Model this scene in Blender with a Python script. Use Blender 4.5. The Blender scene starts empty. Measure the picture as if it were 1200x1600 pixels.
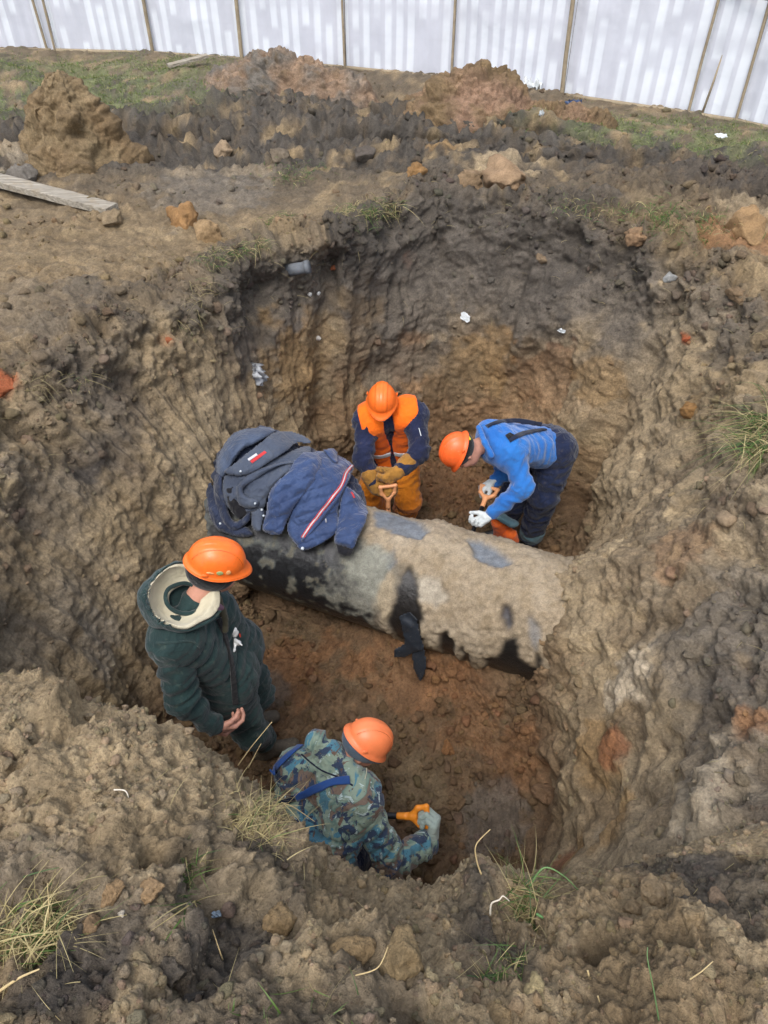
import bpy, math, random
import numpy as np
from mathutils import Vector
from mathutils.bvhtree import BVHTree
random.seed(7)
RNG = np.random.default_rng(11)
scene = bpy.context.scene

# ------------------------------------------------------------------ camera, light, exposure
PITCH = math.radians(43.4)
CZ = 2.3                       # the camera stands on the spoil bank, 2.3 m above the field
FPX = 1180.0
cam_data = bpy.data.cameras.new('camera')
cam_data.sensor_fit = 'VERTICAL'
cam_data.sensor_height = 36.0
cam_data.lens = 36.0 * FPX / 1600.0
cam_data.clip_start = 0.05
cam_data.clip_end = 500
cam = bpy.data.objects.new('camera', cam_data)
cam.location = (0, 0, CZ)
cam.rotation_euler = (math.pi / 2 - PITCH, 0, 0)
scene.collection.objects.link(cam)
scene.camera = cam

SUN_EL, SUN_ROT = math.radians(62), math.radians(200)
world = bpy.data.worlds.new("World")
scene.world = world
world.use_nodes = True
wn, wl = world.node_tree.nodes, world.node_tree.links
wn.clear()
w_out = wn.new('ShaderNodeOutputWorld')
w_bg = wn.new('ShaderNodeBackground')
w_sky = wn.new('ShaderNodeTexSky')
w_sky.sky_type = 'NISHITA'
w_sky.sun_disc = False
w_sky.sun_elevation = SUN_EL
w_sky.sun_rotation = SUN_ROT
w_sky.dust_density = 3.0
w_hsv = wn.new('ShaderNodeHueSaturation')
w_hsv.inputs['Saturation'].default_value = 0.58
w_bg.inputs['Strength'].default_value = 0.13
wl.new(w_sky.outputs[0], w_hsv.inputs['Color'])
wl.new(w_hsv.outputs[0], w_bg.inputs[0])
wl.new(w_bg.outputs[0], w_out.inputs[0])

sun_data = bpy.data.lights.new('sun', 'SUN')
sun_data.energy = 0.8
sun_data.angle = math.radians(25)
sun_data.color = (1.0, 0.99, 0.975)
sun = bpy.data.objects.new('sun', sun_data)
# azimuth measured like the sky texture's sun_rotation (clockwise from +Y)
sd = Vector((math.sin(SUN_ROT) * math.cos(SUN_EL), math.cos(SUN_ROT) * math.cos(SUN_EL), math.sin(SUN_EL)))
sun.rotation_euler = (-sd).to_track_quat('-Z', 'Y').to_euler()
sun.location = (0, 0, 12)
scene.collection.objects.link(sun)
scene.view_settings.view_transform = 'Standard'
scene.view_settings.look = 'None'
scene.view_settings.gamma = 1
scene.view_settings.use_curve_mapping = False
scene.view_settings.exposure = 1.18

# ------------------------------------------------------------------ helpers
A = np.array
cP, sP = math.cos(PITCH), math.sin(PITCH)

def P(u, v, t):
    """world point seen at pixel (u, v) of the 1200x1600 photograph, t metres deep"""
    x, y = (u - 600) / FPX, (800 - v) / FPX
    return A([t * x, t * (cP + y * sP), CZ + t * (-sP + y * cP)])

def ray(u, v):
    d = P(u, v, 1.0) - A([0, 0, CZ])
    return d / np.linalg.norm(d)

def Zp(u, v, z):
    d = P(u, v, 1.0) - A([0, 0, CZ])
    return A([0, 0, CZ]) + d * ((z - CZ) / d[2])

def unit(v):
    v = np.asarray(v, float)
    return v / (np.linalg.norm(v, axis=-1, keepdims=True) + 1e-12)

def sstep(a, b, x):
    t = np.clip((x - a) / (b - a), 0, 1)
    return t * t * (3 - 2 * t)

_r = np.random.default_rng(5)
PERM = _r.permutation(256).astype(np.int32)
PERM = np.concatenate([PERM, PERM, PERM])
GRAD = _r.normal(size=(256, 3)); GRAD /= np.linalg.norm(GRAD, axis=1)[:, None]
GRAD = GRAD.astype(np.float32)
JIT = _r.random((256, 4)).astype(np.float32)

def noise3(p, off=0.0):
    p = np.asarray(p, np.float32) + np.float32(off)
    i = np.floor(p).astype(np.int32)
    f = p - i
    i &= 255
    u = f * f * f * (f * (f * 6 - 15) + 10)
    out = 0
    for dx in (0, 1):
        wx = u[:, 0] if dx else 1 - u[:, 0]
        a = PERM[(i[:, 0] + dx) & 255]
        for dy in (0, 1):
            wy = u[:, 1] if dy else 1 - u[:, 1]
            b = PERM[a + ((i[:, 1] + dy) & 255)]
            for dz in (0, 1):
                wz = u[:, 2] if dz else 1 - u[:, 2]
                g = GRAD[PERM[b + ((i[:, 2] + dz) & 255)]]
                d = g[:, 0] * (f[:, 0] - dx) + g[:, 1] * (f[:, 1] - dy) + g[:, 2] * (f[:, 2] - dz)
                out = out + wx * wy * wz * d
    return out * 1.6

def fbm(p, octaves=4, off=0.0, gain=0.5):
    p = np.asarray(p, np.float32)
    s, a = 0, 1.0
    for k in range(octaves):
        s = s + a * noise3(p * 2 ** k, off + 17.3 * k)
        a *= gain
    return s

def cells(p, off=0.0):
    """rounded lumps: 1 - F1^2 with a random height for every lump; also returns a random value"""
    p = np.asarray(p, np.float32) + np.float32(off)
    q = p - 0.5
    i = np.floor(q).astype(np.int32)
    best = np.full(len(p), 9.0, np.float32)
    rv = np.zeros(len(p), np.float32)
    for dx in (0, 1):
        for dy in (0, 1):
            for dz in (0, 1):
                c = i + A([dx, dy, dz])
                h = PERM[PERM[PERM[c[:, 0] & 255] + (c[:, 1] & 255)] + (c[:, 2] & 255)]
                j = JIT[h]
                d = ((c + 0.15 + 0.7 * j[:, :3] - p) ** 2).sum(1)
                m = d < best
                best = np.where(m, d, best)
                rv = np.where(m, j[:, 3], rv)
    return np.clip(1 - best * 2.2, -0.3, 1) * (0.35 + 0.65 * rv), rv

def lumps(p, scale, off=0.0):
    """clods of one size class; domain warped so that outlines are uneven"""
    w = np.stack([noise3(p * scale * 1.7, off + 3), noise3(p * scale * 1.7, off + 31), noise3(p * scale * 1.7, off + 57)], 1)
    return cells(p * scale + 0.35 * w, off)

def srgb(r, g, b):
    f = lambda c: c / 12.92 if c <= 0.04045 else ((c + 0.055) / 1.055) ** 2.4
    return A([f(r / 255), f(g / 255), f(b / 255)])

# ---- object plumbing
col = scene.collection

def tag(o, label=None, cat=None, group=None, kind=None):
    if label: o['label'] = label
    if cat: o['category'] = cat
    if group: o['group'] = group
    if kind: o['kind'] = kind
    return o

def empty(name, loc, label=None, cat=None, group=None):
    o = bpy.data.objects.new(name, None)
    o.empty_display_size = 0.1
    o.location = tuple(loc)
    col.objects.link(o)
    return tag(o, label, cat, group)

def wloc(o):
    s = Vector((0, 0, 0))
    while o:
        s += Vector(o.location); o = o.parent
    return A(s)

def mk(name, verts, faces, mat, parent=None, cols=None, smooth=True, origin=None, mats=None, midx=None):
    """one mesh object; verts are world coordinates"""
    verts = np.asarray(verts, np.float64)
    if origin is None:
        origin = wloc(parent) if parent is not None else (
            A([verts[:, 0].mean(), verts[:, 1].mean(), verts[:, 2].min()]))
    origin = np.asarray(origin, float)
    me = bpy.data.meshes.new(name)
    loc = (verts - origin).astype(np.float32)
    if isinstance(faces, np.ndarray):
        n, k = faces.shape
        me.vertices.add(len(loc)); me.vertices.foreach_set('co', loc.ravel())
        me.loops.add(n * k); me.loops.foreach_set('vertex_index', faces.astype(np.int32).ravel())
        me.polygons.add(n)
        me.polygons.foreach_set('loop_start', np.arange(0, n * k, k, dtype=np.int32))
        me.update(calc_edges=True)
    else:
        me.from_pydata([tuple(v) for v in loc], [], [tuple(f) for f in faces])
        me.update()
    if smooth:
        me.polygons.foreach_set('use_smooth', np.ones(len(me.polygons), bool))
    if cols is not None:
        c = np.ones((len(loc), 4), np.float32); c[:, :3] = cols
        at = me.color_attributes.new('Col', 'FLOAT_COLOR', 'POINT')
        at.data.foreach_set('color', c.ravel())
    if mat: me.materials.append(mat)
    o = bpy.data.objects.new(name, me)
    col.objects.link(o)
    if parent is not None:
        o.parent = parent
        o.location = tuple(origin - wloc(parent))
    else:
        o.location = tuple(origin)
    return o

def joinm(parts):
    """join (verts, faces) lists"""
    V, Fs, n = [], [], 0
    for v, f in parts:
        V.append(np.asarray(v, float)); Fs += [tuple(int(i) + n for i in ff) for ff in f]; n += len(v)
    return np.concatenate(V), Fs

def grid_faces(nu, nv, wrap_u=False):
    iu = np.arange(nu if wrap_u else nu - 1)[:, None]; iv = np.arange(nv - 1)[None]
    ju = (iu + 1) % nu
    f = np.stack([iu * nv + iv, ju * nv + iv, ju * nv + iv + 1, iu * nv + iv + 1], -1)
    return f.reshape(-1, 4)

def bvh_of(verts, faces):
    return BVHTree.FromPolygons([tuple(v) for v in verts], [tuple(int(i) for i in f) for f in faces])

def frame_of(d, hint=(0, 0, 1)):
    d = unit(d); h = np.asarray(hint, float)
    if abs(np.dot(d, unit(h))) > 0.97: h = A([1.0, 0, 0])
    s = unit(np.cross(d, h)); u = np.cross(s, d)
    return d, s, u

def tube(pts, rad, n=10, squash=1.0, hint=(0, 0, 1), caps=True):
    pts = np.asarray(pts, float); m = len(pts)
    rad = np.broadcast_to(np.asarray(rad, float), (m,))
    V, Fc = [], []
    tan = np.gradient(pts, axis=0)
    for k in range(m):
        d, s, u = frame_of(tan[k], hint)
        a = np.linspace(0, 2 * np.pi, n, endpoint=False)
        V.append(pts[k] + rad[k] * (np.cos(a)[:, None] * s + squash * np.sin(a)[:, None] * u))
    V = np.concatenate(V)
    for k in range(m - 1):
        for j in range(n):
            a, b = k * n + j, k * n + (j + 1) % n
            Fc.append((a, b, b + n, a + n))
    if caps:
        Fc.append(tuple(range(n - 1, -1, -1))); Fc.append(tuple((m - 1) * n + j for j in range(n)))
    return V, Fc

def box(c, sx, sy, sz, X=(1, 0, 0), Y=(0, 1, 0), Zv=(0, 0, 1)):
    X, Y, Zv = unit(X), unit(Y), unit(Zv)
    V = [np.asarray(c) + a * sx / 2 * X + b * sy / 2 * Y + d * sz / 2 * Zv for a in (-1, 1) for b in (-1, 1) for d in (-1, 1)]
    return A(V), [(0, 1, 3, 2), (4, 6, 7, 5), (0, 4, 5, 1), (2, 3, 7, 6), (0, 2, 6, 4), (1, 5, 7, 3)]

def smoothline(ctrl, n):
    ctrl = np.asarray(ctrl, float); m = len(ctrl)
    t = np.linspace(0, m - 1, n); i = np.clip(t.astype(int), 0, m - 2); f = (t - i)[:, None]
    p0 = ctrl[np.clip(i - 1, 0, m - 1)]; p1 = ctrl[i]; p2 = ctrl[i + 1]; p3 = ctrl[np.clip(i + 2, 0, m - 1)]
    return 0.5 * (2 * p1 + (p2 - p0) * f + (2 * p0 - 5 * p1 + 4 * p2 - p3) * f ** 2 + (3 * p1 - p0 - 3 * p2 + p3) * f ** 3)

# ---- materials
def new_mat(name):
    m = bpy.data.materials.new(name); m.use_nodes = True
    nt = m.node_tree; nt.nodes.clear()
    out = nt.nodes.new('ShaderNodeOutputMaterial'); b = nt.nodes.new('ShaderNodeBsdfPrincipled')
    nt.links.new(b.outputs[0], out.inputs[0])
    return m, nt, b, out

def nnoise(nt, scale, detail=4, rough=0.55, coord=None, dist=0.0):
    n = nt.nodes.new('ShaderNodeTexNoise')
    n.inputs['Scale'].default_value = scale; n.inputs['Detail'].default_value = detail
    n.inputs['Roughness'].default_value = rough; n.inputs['Distortion'].default_value = dist
    if coord is None:
        coord = nt.nodes.new('ShaderNodeNewGeometry').outputs['Position']
    nt.links.new(coord, n.inputs['Vector'])
    return n

def nramp(nt, src, stops):
    r = nt.nodes.new('ShaderNodeValToRGB')
    while len(r.color_ramp.elements) < len(stops): r.color_ramp.elements.new(0.5)
    for e, (p, c) in zip(r.color_ramp.elements, stops):
        e.position = p; e.color = (*c, 1) if hasattr(c, '__len__') else (c, c, c, 1)
    nt.links.new(src, r.inputs[0])
    return r

def nmix(nt, mode, fac, a, b):
    m = nt.nodes.new('ShaderNodeMix'); m.data_type = 'RGBA'; m.blend_type = mode
    if hasattr(fac, 'links'): nt.links.new(fac, m.inputs[0])
    else: m.inputs[0].default_value = fac
    for k, x in ((6, a), (7, b)):
        if hasattr(x, 'links'): nt.links.new(x, m.inputs[k])
        else: m.inputs[k].default_value = (*x, 1)
    return m.outputs[2]

def nbump(nt, bsdf, srcs):
    prev = None
    for src, strength, dist in srcs:
        b = nt.nodes.new('ShaderNodeBump'); b.inputs['Strength'].default_value = strength
        b.inputs['Distance'].default_value = dist
        nt.links.new(src, b.inputs['Height'])
        if prev is not None: nt.links.new(prev, b.inputs['Normal'])
        prev = b.outputs[0]
    nt.links.new(prev, bsdf.inputs['Normal'])

def soil_mat(name, rough=0.93, lo=0.55, hi=1.45, specks=True, fine=1.0, spec=0.25):
    m, nt, b, out = new_mat(name)
    at = nt.nodes.new('ShaderNodeAttribute'); at.attribute_name = 'Col'
    n1 = nnoise(nt, 9, 6, 0.65)
    n2 = nnoise(nt, 70, 5, 0.7)
    r1 = nramp(nt, n1.outputs[0], [(0.3, (lo + .1,) * 3), (0.7, (hi - .05,) * 3)])
    r2 = nramp(nt, n2.outputs[0], [(0.28, (lo, lo * .98, lo * .95)), (0.72, (hi, hi * 1.0, hi * .98))])
    c = nmix(nt, 'MULTIPLY', 0.8, at.outputs[0], r1.outputs[0])
    c = nmix(nt, 'MULTIPLY', 0.9, c, r2.outputs[0])
    if specks:
        v = nt.nodes.new('ShaderNodeTexVoronoi'); v.inputs['Scale'].default_value = 55
        nt.links.new(nt.nodes.new('ShaderNodeNewGeometry').outputs['Position'], v.inputs['Vector'])
        sp = nramp(nt, v.outputs['Distance'], [(0.0, (1, 1, 1)), (0.13, (0, 0, 0))])
        n4 = nnoise(nt, 14, 2)
        gate = nramp(nt, n4.outputs[0], [(0.56, (0, 0, 0)), (0.64, (0.7, 0.7, 0.7))])
        f = nmix(nt, 'MULTIPLY', 1.0, sp.outputs[0], gate.outputs[0])
        c = nmix(nt, 'MIX', f, c, (0.42, 0.37, 0.29))
    nt.links.new(c, b.inputs['Base Color'])
    b.inputs['Roughness'].default_value = rough
    b.inputs['Specular IOR Level'].default_value = spec
    n3 = nnoise(nt, 160, 4, 0.7)
    nbump(nt, b, [(n1.outputs[0], 0.35 * fine, 0.03), (n2.outputs[0], 0.9 * fine, 0.016), (n3.outputs[0], 0.8 * fine, 0.006)])
    return m

SOIL = soil_mat('loose_soil')
WET = soil_mat('damp_soil', rough=0.78, spec=0.35)

# soil colours (albedo)
TAN = srgb(151, 134, 107); TAN2 = srgb(136, 118, 90); BROWN = srgb(110, 92, 68); DARK = srgb(76, 70, 63); GREY = srgb(108, 102, 94)
ORANGE = srgb(142, 102, 68); RUST = srgb(150, 86, 52); OCHRE = srgb(154, 122, 78); BLACK = srgb(50, 47, 45); PALE = srgb(172, 158, 136); GREEN = srgb(104, 110, 74)
# ------------------------------------------------------------------ the pit and the field round it
C0 = A([0.05, 3.3])
PA = A([-0.89, 3.71, -1.39]); PB = A([1.06, 2.89, -1.39]); PR = 0.378     # pipe axis and radius
pd = unit(PB - PA)
def pipe_coords(p):
    r = p - PA; s = r @ pd; q = r - s[:, None] * pd
    return s, np.hypot(q[:, 0], q[:, 1])          # along the axis, horizontal distance

def ring(pts, th):
    pts = A(pts); d = pts[:, :2] - C0
    a = np.arctan2(d[:, 1], d[:, 0]); r = np.hypot(d[:, 0], d[:, 1])
    o = np.argsort(a); a, r, z = a[o], r[o], pts[o, 2]
    a = np.concatenate([a - 2 * np.pi, a, a + 2 * np.pi]); r = np.tile(r, 3); z = np.tile(z, 3)
    t = np.linspace(-np.pi * 2, np.pi * 2, 1440)
    rr, zz = np.interp(t, a, r), np.interp(t, a, z)
    k = np.exp(-np.linspace(-2, 2, 11) ** 2); k /= k.sum()
    rr = np.convolve(rr, k, 'same'); zz = np.convolve(zz, k, 'same')
    return np.interp(th, t, rr), np.interp(th, t, zz)

# columns: dense where the photograph looks
dens_t = np.linspace(-np.pi, np.pi, 2000)
dens = 1.0 - 0.8 * np.exp(-((dens_t + np.pi / 2) / 0.52) ** 4)
cum = np.cumsum(dens); cum = (cum - cum[0]) / (cum[-1] - cum[0])
NC = 1000
th = np.interp(np.linspace(0, 1, NC, endpoint=False), cum, dens_t)

FL = [(.86,2.85,-2.0),(1.12,3.4,-2.1),(1.36,3.95,-2.1),(1.45,4.3,-2.1),(1.2,5.0,-2.1),(.5,5.4,-2.1),(-.1,5.25,-2.1),(-.55,4.8,-2.1),(-.70,4.2,-2.08),(-.80,3.8,-2.05),(-1.0,3.3,-2),
      (-1.22,2.7,-2),(-1.25,2.1,-2),(-.85,1.65,-2),(-.3,1.35,-2),(.2,1.25,-2),(.62,1.4,-2),(.76,1.75,-2),(.8,2.3,-2)]
RM = [(1.87,2.9,.02),(2.15,3.8,0),(2.25,4.5,.0),(2.02,4.95,0),(1.82,5.3,0),(1.22,5.85,0),(.42,6.3,0),(.08,5.95,0),(-.27,5.35,0),(-.98,5.05,0),(-1.39,4.28,0),
      (-1.81,3.75,0),(-2.05,3.3,0),(-2.1,2.5,0),(-1.95,1.6,0),(-1.2,1.0,-.2),(-.5,.85,-.3),(.2,.8,-.4),(.85,.85,-.3),(1.42,1.2,.02),(1.68,2.0,.05)]
rF, zF = ring(FL, th); rR, zR = ring(RM, th)
ct, st_ = np.cos(th), np.sin(th)

def floor_z(x, y):
    p = np.stack([x, y, np.zeros_like(x)], -1)
    s, d = pipe_coords(p.reshape(-1, 3)); s = s.reshape(x.shape); d = d.reshape(x.shape)
    sgn = ((x - PA[0]) * pd[1] - (y - PA[1]) * pd[0])          # >0 on the near side
    z = np.where(sgn > 0, -1.99, -2.11)
    z = -2.05 + 0.06 * np.tanh(sgn / 0.15)
    hh = 0.14 + 0.42 * sstep(0.45, 1.5, s)
    z = z + hh * np.exp(-(d / np.where(sgn > 0, .50, .34)) ** 2)
    return z

rows_r, rows_z, reg = [], [], []
for f in np.linspace(0.0, 1, 85):                       # floor
    r = f * rF; x, y = C0[0] + r * ct, C0[1] + r * st_
    rows_r.append(r); rows_z.append(floor_z(x, y)); reg.append(0.0)
zFF = rows_z[-1].copy()
wallshape = 0.5 + 0.5 * np.sin(th * 3 + 1)
for f in np.linspace(0, 1, 175)[1:]:                     # wall
    steep = 0.55 * f + 0.45 * f ** 2.6
    g = steep * (1 - 0.0)
    lo = 0.10 * (1 - np.exp(-((f) / 0.06)))               # concave foot
    g = np.clip(g + lo * (1 - f), 0, 1)
    zz = f + 0.03 * np.sin(f * 9 + th * 2) * f * (1 - f)
    top = 1 - np.exp(-(1 - f) / 0.05)
    rows_r.append(rF + (rR - rF) * g)
    rows_z.append(zFF + (zR - zFF) * zz)
    reg.append(f)
def outer_z(x, y):
    z = 0.02 * np.sin(x * 1.3 + y) + 0.05 * fbm(np.stack([x.ravel() * .6, y.ravel() * .6, 0 * x.ravel()], 1), 3).reshape(x.shape)
    # raised track ridges in the churned strip behind the pit
    b = sstep(6.3, 6.9, y) * (1 - sstep(8.6, 9.2, y + .37 * x))
    q = np.stack([x.ravel() * .55, y.ravel() * 2.2 + x.ravel() * .35, 0 * x.ravel()], 1)
    z = z + b * 0.13 * fbm(q, 3, 5).reshape(x.shape)
    z = z + 0.12 * np.exp(-(((x - 2.7) / 1.6) ** 2 + ((y - 5.9) / .55) ** 2))      # dark ridge at right
    z = z + 0.10 * np.exp(-(((x - 3.1) / .7) ** 2 + ((y - 5.0) / .5) ** 2))
    z = z - 0.22 * np.exp(-(((x + .2) / .5) ** 2 + ((y - 9.0) / .5) ** 2))          # ditch by the fence
    return z
rout = []
r = 0.0
while r < 1.6: r += 0.019; rout.append(r)
while r < 8.5: r *= 1.012; r += .012; rout.append(r)
while r < 90: r *= 1.12; rout.append(r)
for d in rout:
    rr = rR + d
    x, y = C0[0] + rr * ct, C0[1] + rr * st_
    z = outer_z(x, y)
    w = 1 - np.exp(-d / 0.18)
    rows_r.append(rr); rows_z.append(zR * np.exp(-d / .5) + (z + 0.0) * w + 0.0)
    reg.append(1 + d)
NR = len(reg); reg = A(reg)
RR = A(rows_r); ZZ = A(rows_z)                            # (NR, NC)
base = np.stack([C0[0] + RR * ct, C0[1] + RR * st_, ZZ], -1)

def grid_normals(g, wrap=True):
    du = np.gradient(g, axis=0)
    dv = (np.roll(g, -1, 1) - np.roll(g, 1, 1)) if wrap else np.gradient(g, axis=1)
    n = np.cross(du, dv)
    n /= np.linalg.norm(n, axis=-1, keepdims=True) + 1e-9
    return n
nb = grid_normals(base)
nb[0] = (0, 0, 1)
if nb[50, 10, 2] < 0: nb = -nb
P0 = base.reshape(-1, 3).astype(np.float32); N0 = nb.reshape(-1, 3)
REG = np.repeat(reg, NC)
X, Y, Zz = P0.T
near = np.hypot(X, Y - 3.3) < 11
W_floor = (REG < 1e-6) * 1.0
W_floor = np.clip(1 - REG / 0.10, 0, 1) * (REG < 1)
W_wall = sstep(0.0, .1, REG) * (1 - sstep(.93, 1.03, REG))
W_rim = sstep(.72, .97, REG) * (1 - sstep(1.05, 1.5, REG))
W_out = sstep(.97, 1.1, REG)
ang = np.arctan2(Y - C0[1], X - C0[0])
W_left = sstep(2.0, 2.5, np.abs(ang)) * W_wall * (ang > -9) * ((ang > 2.0) | (ang < -1.9))
W_right = (np.abs(ang + .1) < 1.2) * W_wall
W_right = W_wall * sstep(.95, .75, np.abs(ang + .15)) if False else W_wall * (1 - sstep(.55, .75, ang)) * sstep(-1.35, -1.1, ang)

big, rv1 = lumps(P0, 5.5, 0.0)
mid, rv2 = lumps(P0, 13, 9.0)
sml, rv3 = lumps(P0, 30, 21.0)
f1 = fbm(P0 * 1.6, 4, 3.0)
f2 = fbm(P0 * 6.0, 4, 8.0)
f3 = fbm(P0 * 24.0, 3, 13.0)
ridg = 1 - np.abs(fbm(P0 * 3.0, 4, 40.0)) * 1.6
nz0 = fbm(P0 * 1.4, 3, 66)
# vertical tooth scrapes of the excavator bucket on the walls
scr_c = np.stack([ang * 7.5 + Zz * .5, Zz * .55, 0 * ang], 1)
scr = noise3(scr_c, 5.5)
gro = noise3(np.stack([ang * 13 + Zz * 1.4, Zz * .8, 0 * ang], 1), 2) * 2 + .3 * np.sin(ang * 60 + Zz * 6 + 5 * noise3(P0 * 1.6, 2))
rowband = sstep(8.8, 8.2, Y + .37 * X) * sstep(6.4, 7, Y)
d = np.zeros(len(P0), np.float32)
d += W_floor * (0.085 * big * np.clip(.5 + 1.5 * f1, .15, 1) + 0.065 * mid * np.clip(.6 + f2, .2, 1) + 0.026 * sml + 0.045 * f1 + .02 * f2 + .010 * f3)
left_groove = W_left * sstep(.02, .2, REG) * (1 - sstep(.45, .72, REG + .12 * f1))
W_ww = W_wall * (1 - 0.8 * left_groove) * (1 - .55 * W_right)
d += W_wall * (0.055 * f1 + 0.045 * scr * (1 - .85 * W_right))
diag = fbm(np.stack([(X * .2 + Y * .75 + Zz * .9) * 2.2, (Y * .5 - Zz) * 7.5, X * 1.5], 1), 4, 33)
fr1 = fbm(P0 * 2.6, 5, 205, .6)
d += W_right * (.065 * fr1 + .02 * f2 + .008 * f3)
d -= W_wall * (.13 * np.exp(-((ang - .66) / .07) ** 2) + .11 * np.exp(-((ang - 1.95 + .22 * REG) / .07) ** 2))
d += W_wall * .26 * np.exp(-(((X - 1.28) / .32) ** 2 + ((Y - 2.80) / .42) ** 2 + ((Zz + 1.25) / .42) ** 2))
d += W_wall * .30 * np.exp(-(((X + 1.12) / .30) ** 2 + ((Y - 3.72) / .36) ** 2 + ((Zz + 1.62) / .40) ** 2))
d += W_ww * (0.016 * f2 + 0.022 * (ridg - .5) * np.clip(.1 + f1 * 1.5, 0, 1) + 0.012 * mid * np.clip(-.3 + 1.6 * f2 + 1.4 * f1, 0, 1.2) + 0.010 * sml * np.clip(1.8 * f1 + .1, 0, 1) + .012 * f3)
scp = fbm(np.stack([ang * 26 + .6 * Zz, Zz * 1.3, 0 * ang], 1), 3, 401); scp2 = noise3(np.stack([ang * 70 + 2 * Zz, Zz * 3.0, 0 * ang], 1), 411)
d += W_wall * (1 - .75 * W_right) * (.030 * scp + .005 * scp2) * np.clip(.7 + 1.5 * nz0, .1, 1.2)
shear = noise3(np.stack([ang * 3.2, Zz * 2.2, ang * 0 + 4], 1), 71)
d += W_ww * (1 - W_right) * .07 * shear
d += left_groove * (0.026 * gro + 0.010 * f3 + .012 * f2)
d += W_rim * (0.055 * f2 + .06 * big + 0.035 * mid + .06 * f1 + .012 * f3)
d += W_out * (0.045 * big * np.clip(.35 + f1 * 1.5, 0, 1) + 0.03 * mid * np.clip(.55 + f1, 0, 1.2) + 0.010 * sml + 0.022 * f2 + .006 * f3)
# churned mud behind the pit and at right
mud = W_out * (rowband + 0.9 * np.exp(-(((X - 2.9) / 1.5) ** 2 + ((Y - 5.9) / .8) ** 2)))
mud = np.clip(mud, 0, 1)
rut = fbm(np.stack([X * 1.1, Y * 4.2 + X * .9, 0 * X], 1), 4, 77)
d += mud * (0.10 * (.5 - np.abs(rut) * 2) + 0.03 * (ridg - .6) + 0.06 * mid + .04 * big + .03 * f2 + .02 * sml)
# lawns near the fence are flat
lawnL = np.exp(-(((X + 3.3) / 1.5) ** 4 + ((Y - 9.3) / 1.2) ** 4))
lawnR = np.exp(-(((X - 3.3) / 1.9) ** 4 + ((Y - 7.4 + .3 * (X - 3.3)) / .62) ** 4))
lawn = np.clip(lawnL + lawnR, 0, 1) * W_out
d *= (1 - .75 * lawn)
d *= 1 - sstep(7, 12, np.hypot(X, Y - 3.3)) * .7
PT = P0 + N0 * d[:, None]
# undercut the turf line a little: pull wall in just below the rim
TERR_V = PT.astype(np.float64)
TERR_F = grid_faces(NR, NC)                     # wrap along columns
iu = np.arange(NR - 1)[:, None]; iv = np.arange(NC)[None]; jv = (iv + 1) % NC
TERR_F = np.stack([iu * NC + iv, iu * NC + jv, (iu + 1) * NC + jv, (iu + 1) * NC + iv], -1).reshape(-1, 4)
TERR_F = TERR_F[:, ::-1]
# a coarse copy for ray casting and for resting things on
cs, cr = 5, 3
sub = TERR_V.reshape(NR, NC, 3)[::cr, ::cs]
nr_, nc_ = sub.shape[:2]
iu = np.arange(nr_ - 1)[:, None]; iv = np.arange(nc_)[None]; jv = (iv + 1) % nc_
subF = np.stack([iu * nc_ + iv, iu * nc_ + jv, (iu + 1) * nc_ + jv, (iu + 1) * nc_ + iv], -1).reshape(-1, 4)
BV_T = bvh_of(sub.reshape(-1, 3), subF)

# ---- the near spoil bank (height field)
CP = [(-1.04,1.15,.58),(-.78,1.13,.53),(-.58,1.11,.46),(-.42,1.05,.31),(-.31,.97,.17),(-.15,.95,.0),(.04,.91,-.1),(.24,.88,-.13),(.40,.88,-.02),(.56,.86,.0),(.8,.92,.05),(1.12,.96,.1),
      (0,.33,.75),(0,.53,.45),(0,.79,.10),(-.69,.35,.72),(-.81,.65,.66),(-.35,.6,.55),(-.4,.85,.42),(.73,.38,.60),(.91,.62,.35),(.45,.5,.45),(.5,.7,.2),(.25,.7,.15),(-.2,.75,.25),
      (0,-.4,.80),(-.9,-.4,.75),(.9,-.4,.7),(-1.6,.6,.45),(-1.6,-.6,.3),(1.7,.4,.25),(1.7,1.0,.05),(1.7,-.6,.1),(-1.5,1.2,.4),(0,-1.1,.5)]
CP = A(CP)
def tps_fit(cp):
    d = np.hypot(cp[:, None, 0] - cp[None, :, 0], cp[:, None, 1] - cp[None, :, 1]) + 1e-9
    K = d * d * np.log(d) + 0.004 * np.eye(len(cp))
    Pm = np.concatenate([np.ones((len(cp), 1)), cp[:, :2]], 1)
    M = np.block([[K, Pm], [Pm.T, np.zeros((3, 3))]])
    return np.linalg.solve(M, np.concatenate([cp[:, 2], [0, 0, 0]]))
TW = tps_fit(CP)
def tps(x, y):
    out = TW[-3] + TW[-2] * x + TW[-1] * y
    for k in range(len(CP)):
        dd = np.hypot(x - CP[k, 0], y - CP[k, 1]) + 1e-9
        out = out + TW[k] * dd * dd * np.log(dd)
    return out
crx = A([-2, -1.04, -.78, -.58, -.42, -.31, -.15, .04, .24, .56, .8, 1.12, 1.5, 2])
cry = A([1.2, 1.17, 1.15, 1.13, 1.08, 1.0, .98, .95, .92, .9, .95, 1.0, 1.05, 1.1])
gx = np.linspace(-1.7, 1.8, 530); gy1 = np.linspace(-.9, .2, 60)[:-1]; gy2 = np.linspace(.2, 1.45, 250)
gy = np.concatenate([gy1, gy2])
GX, GY = np.meshgrid(gx, gy, indexing='ij')
GZ = tps(GX, GY)
over = GY - np.interp(GX, crx, cry)
soft = 0.05 * np.logaddexp(0, over / 0.05)
GZ = GZ - soft * np.interp(GX, [-1.5, -.5, .4, .9, 1.3, 1.8], [3.2, 4.5, 4.5, 3.0, 1.2, .5])
edge = np.minimum(np.minimum(GX + 1.7, 1.8 - GX), GY + .9)
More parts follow.
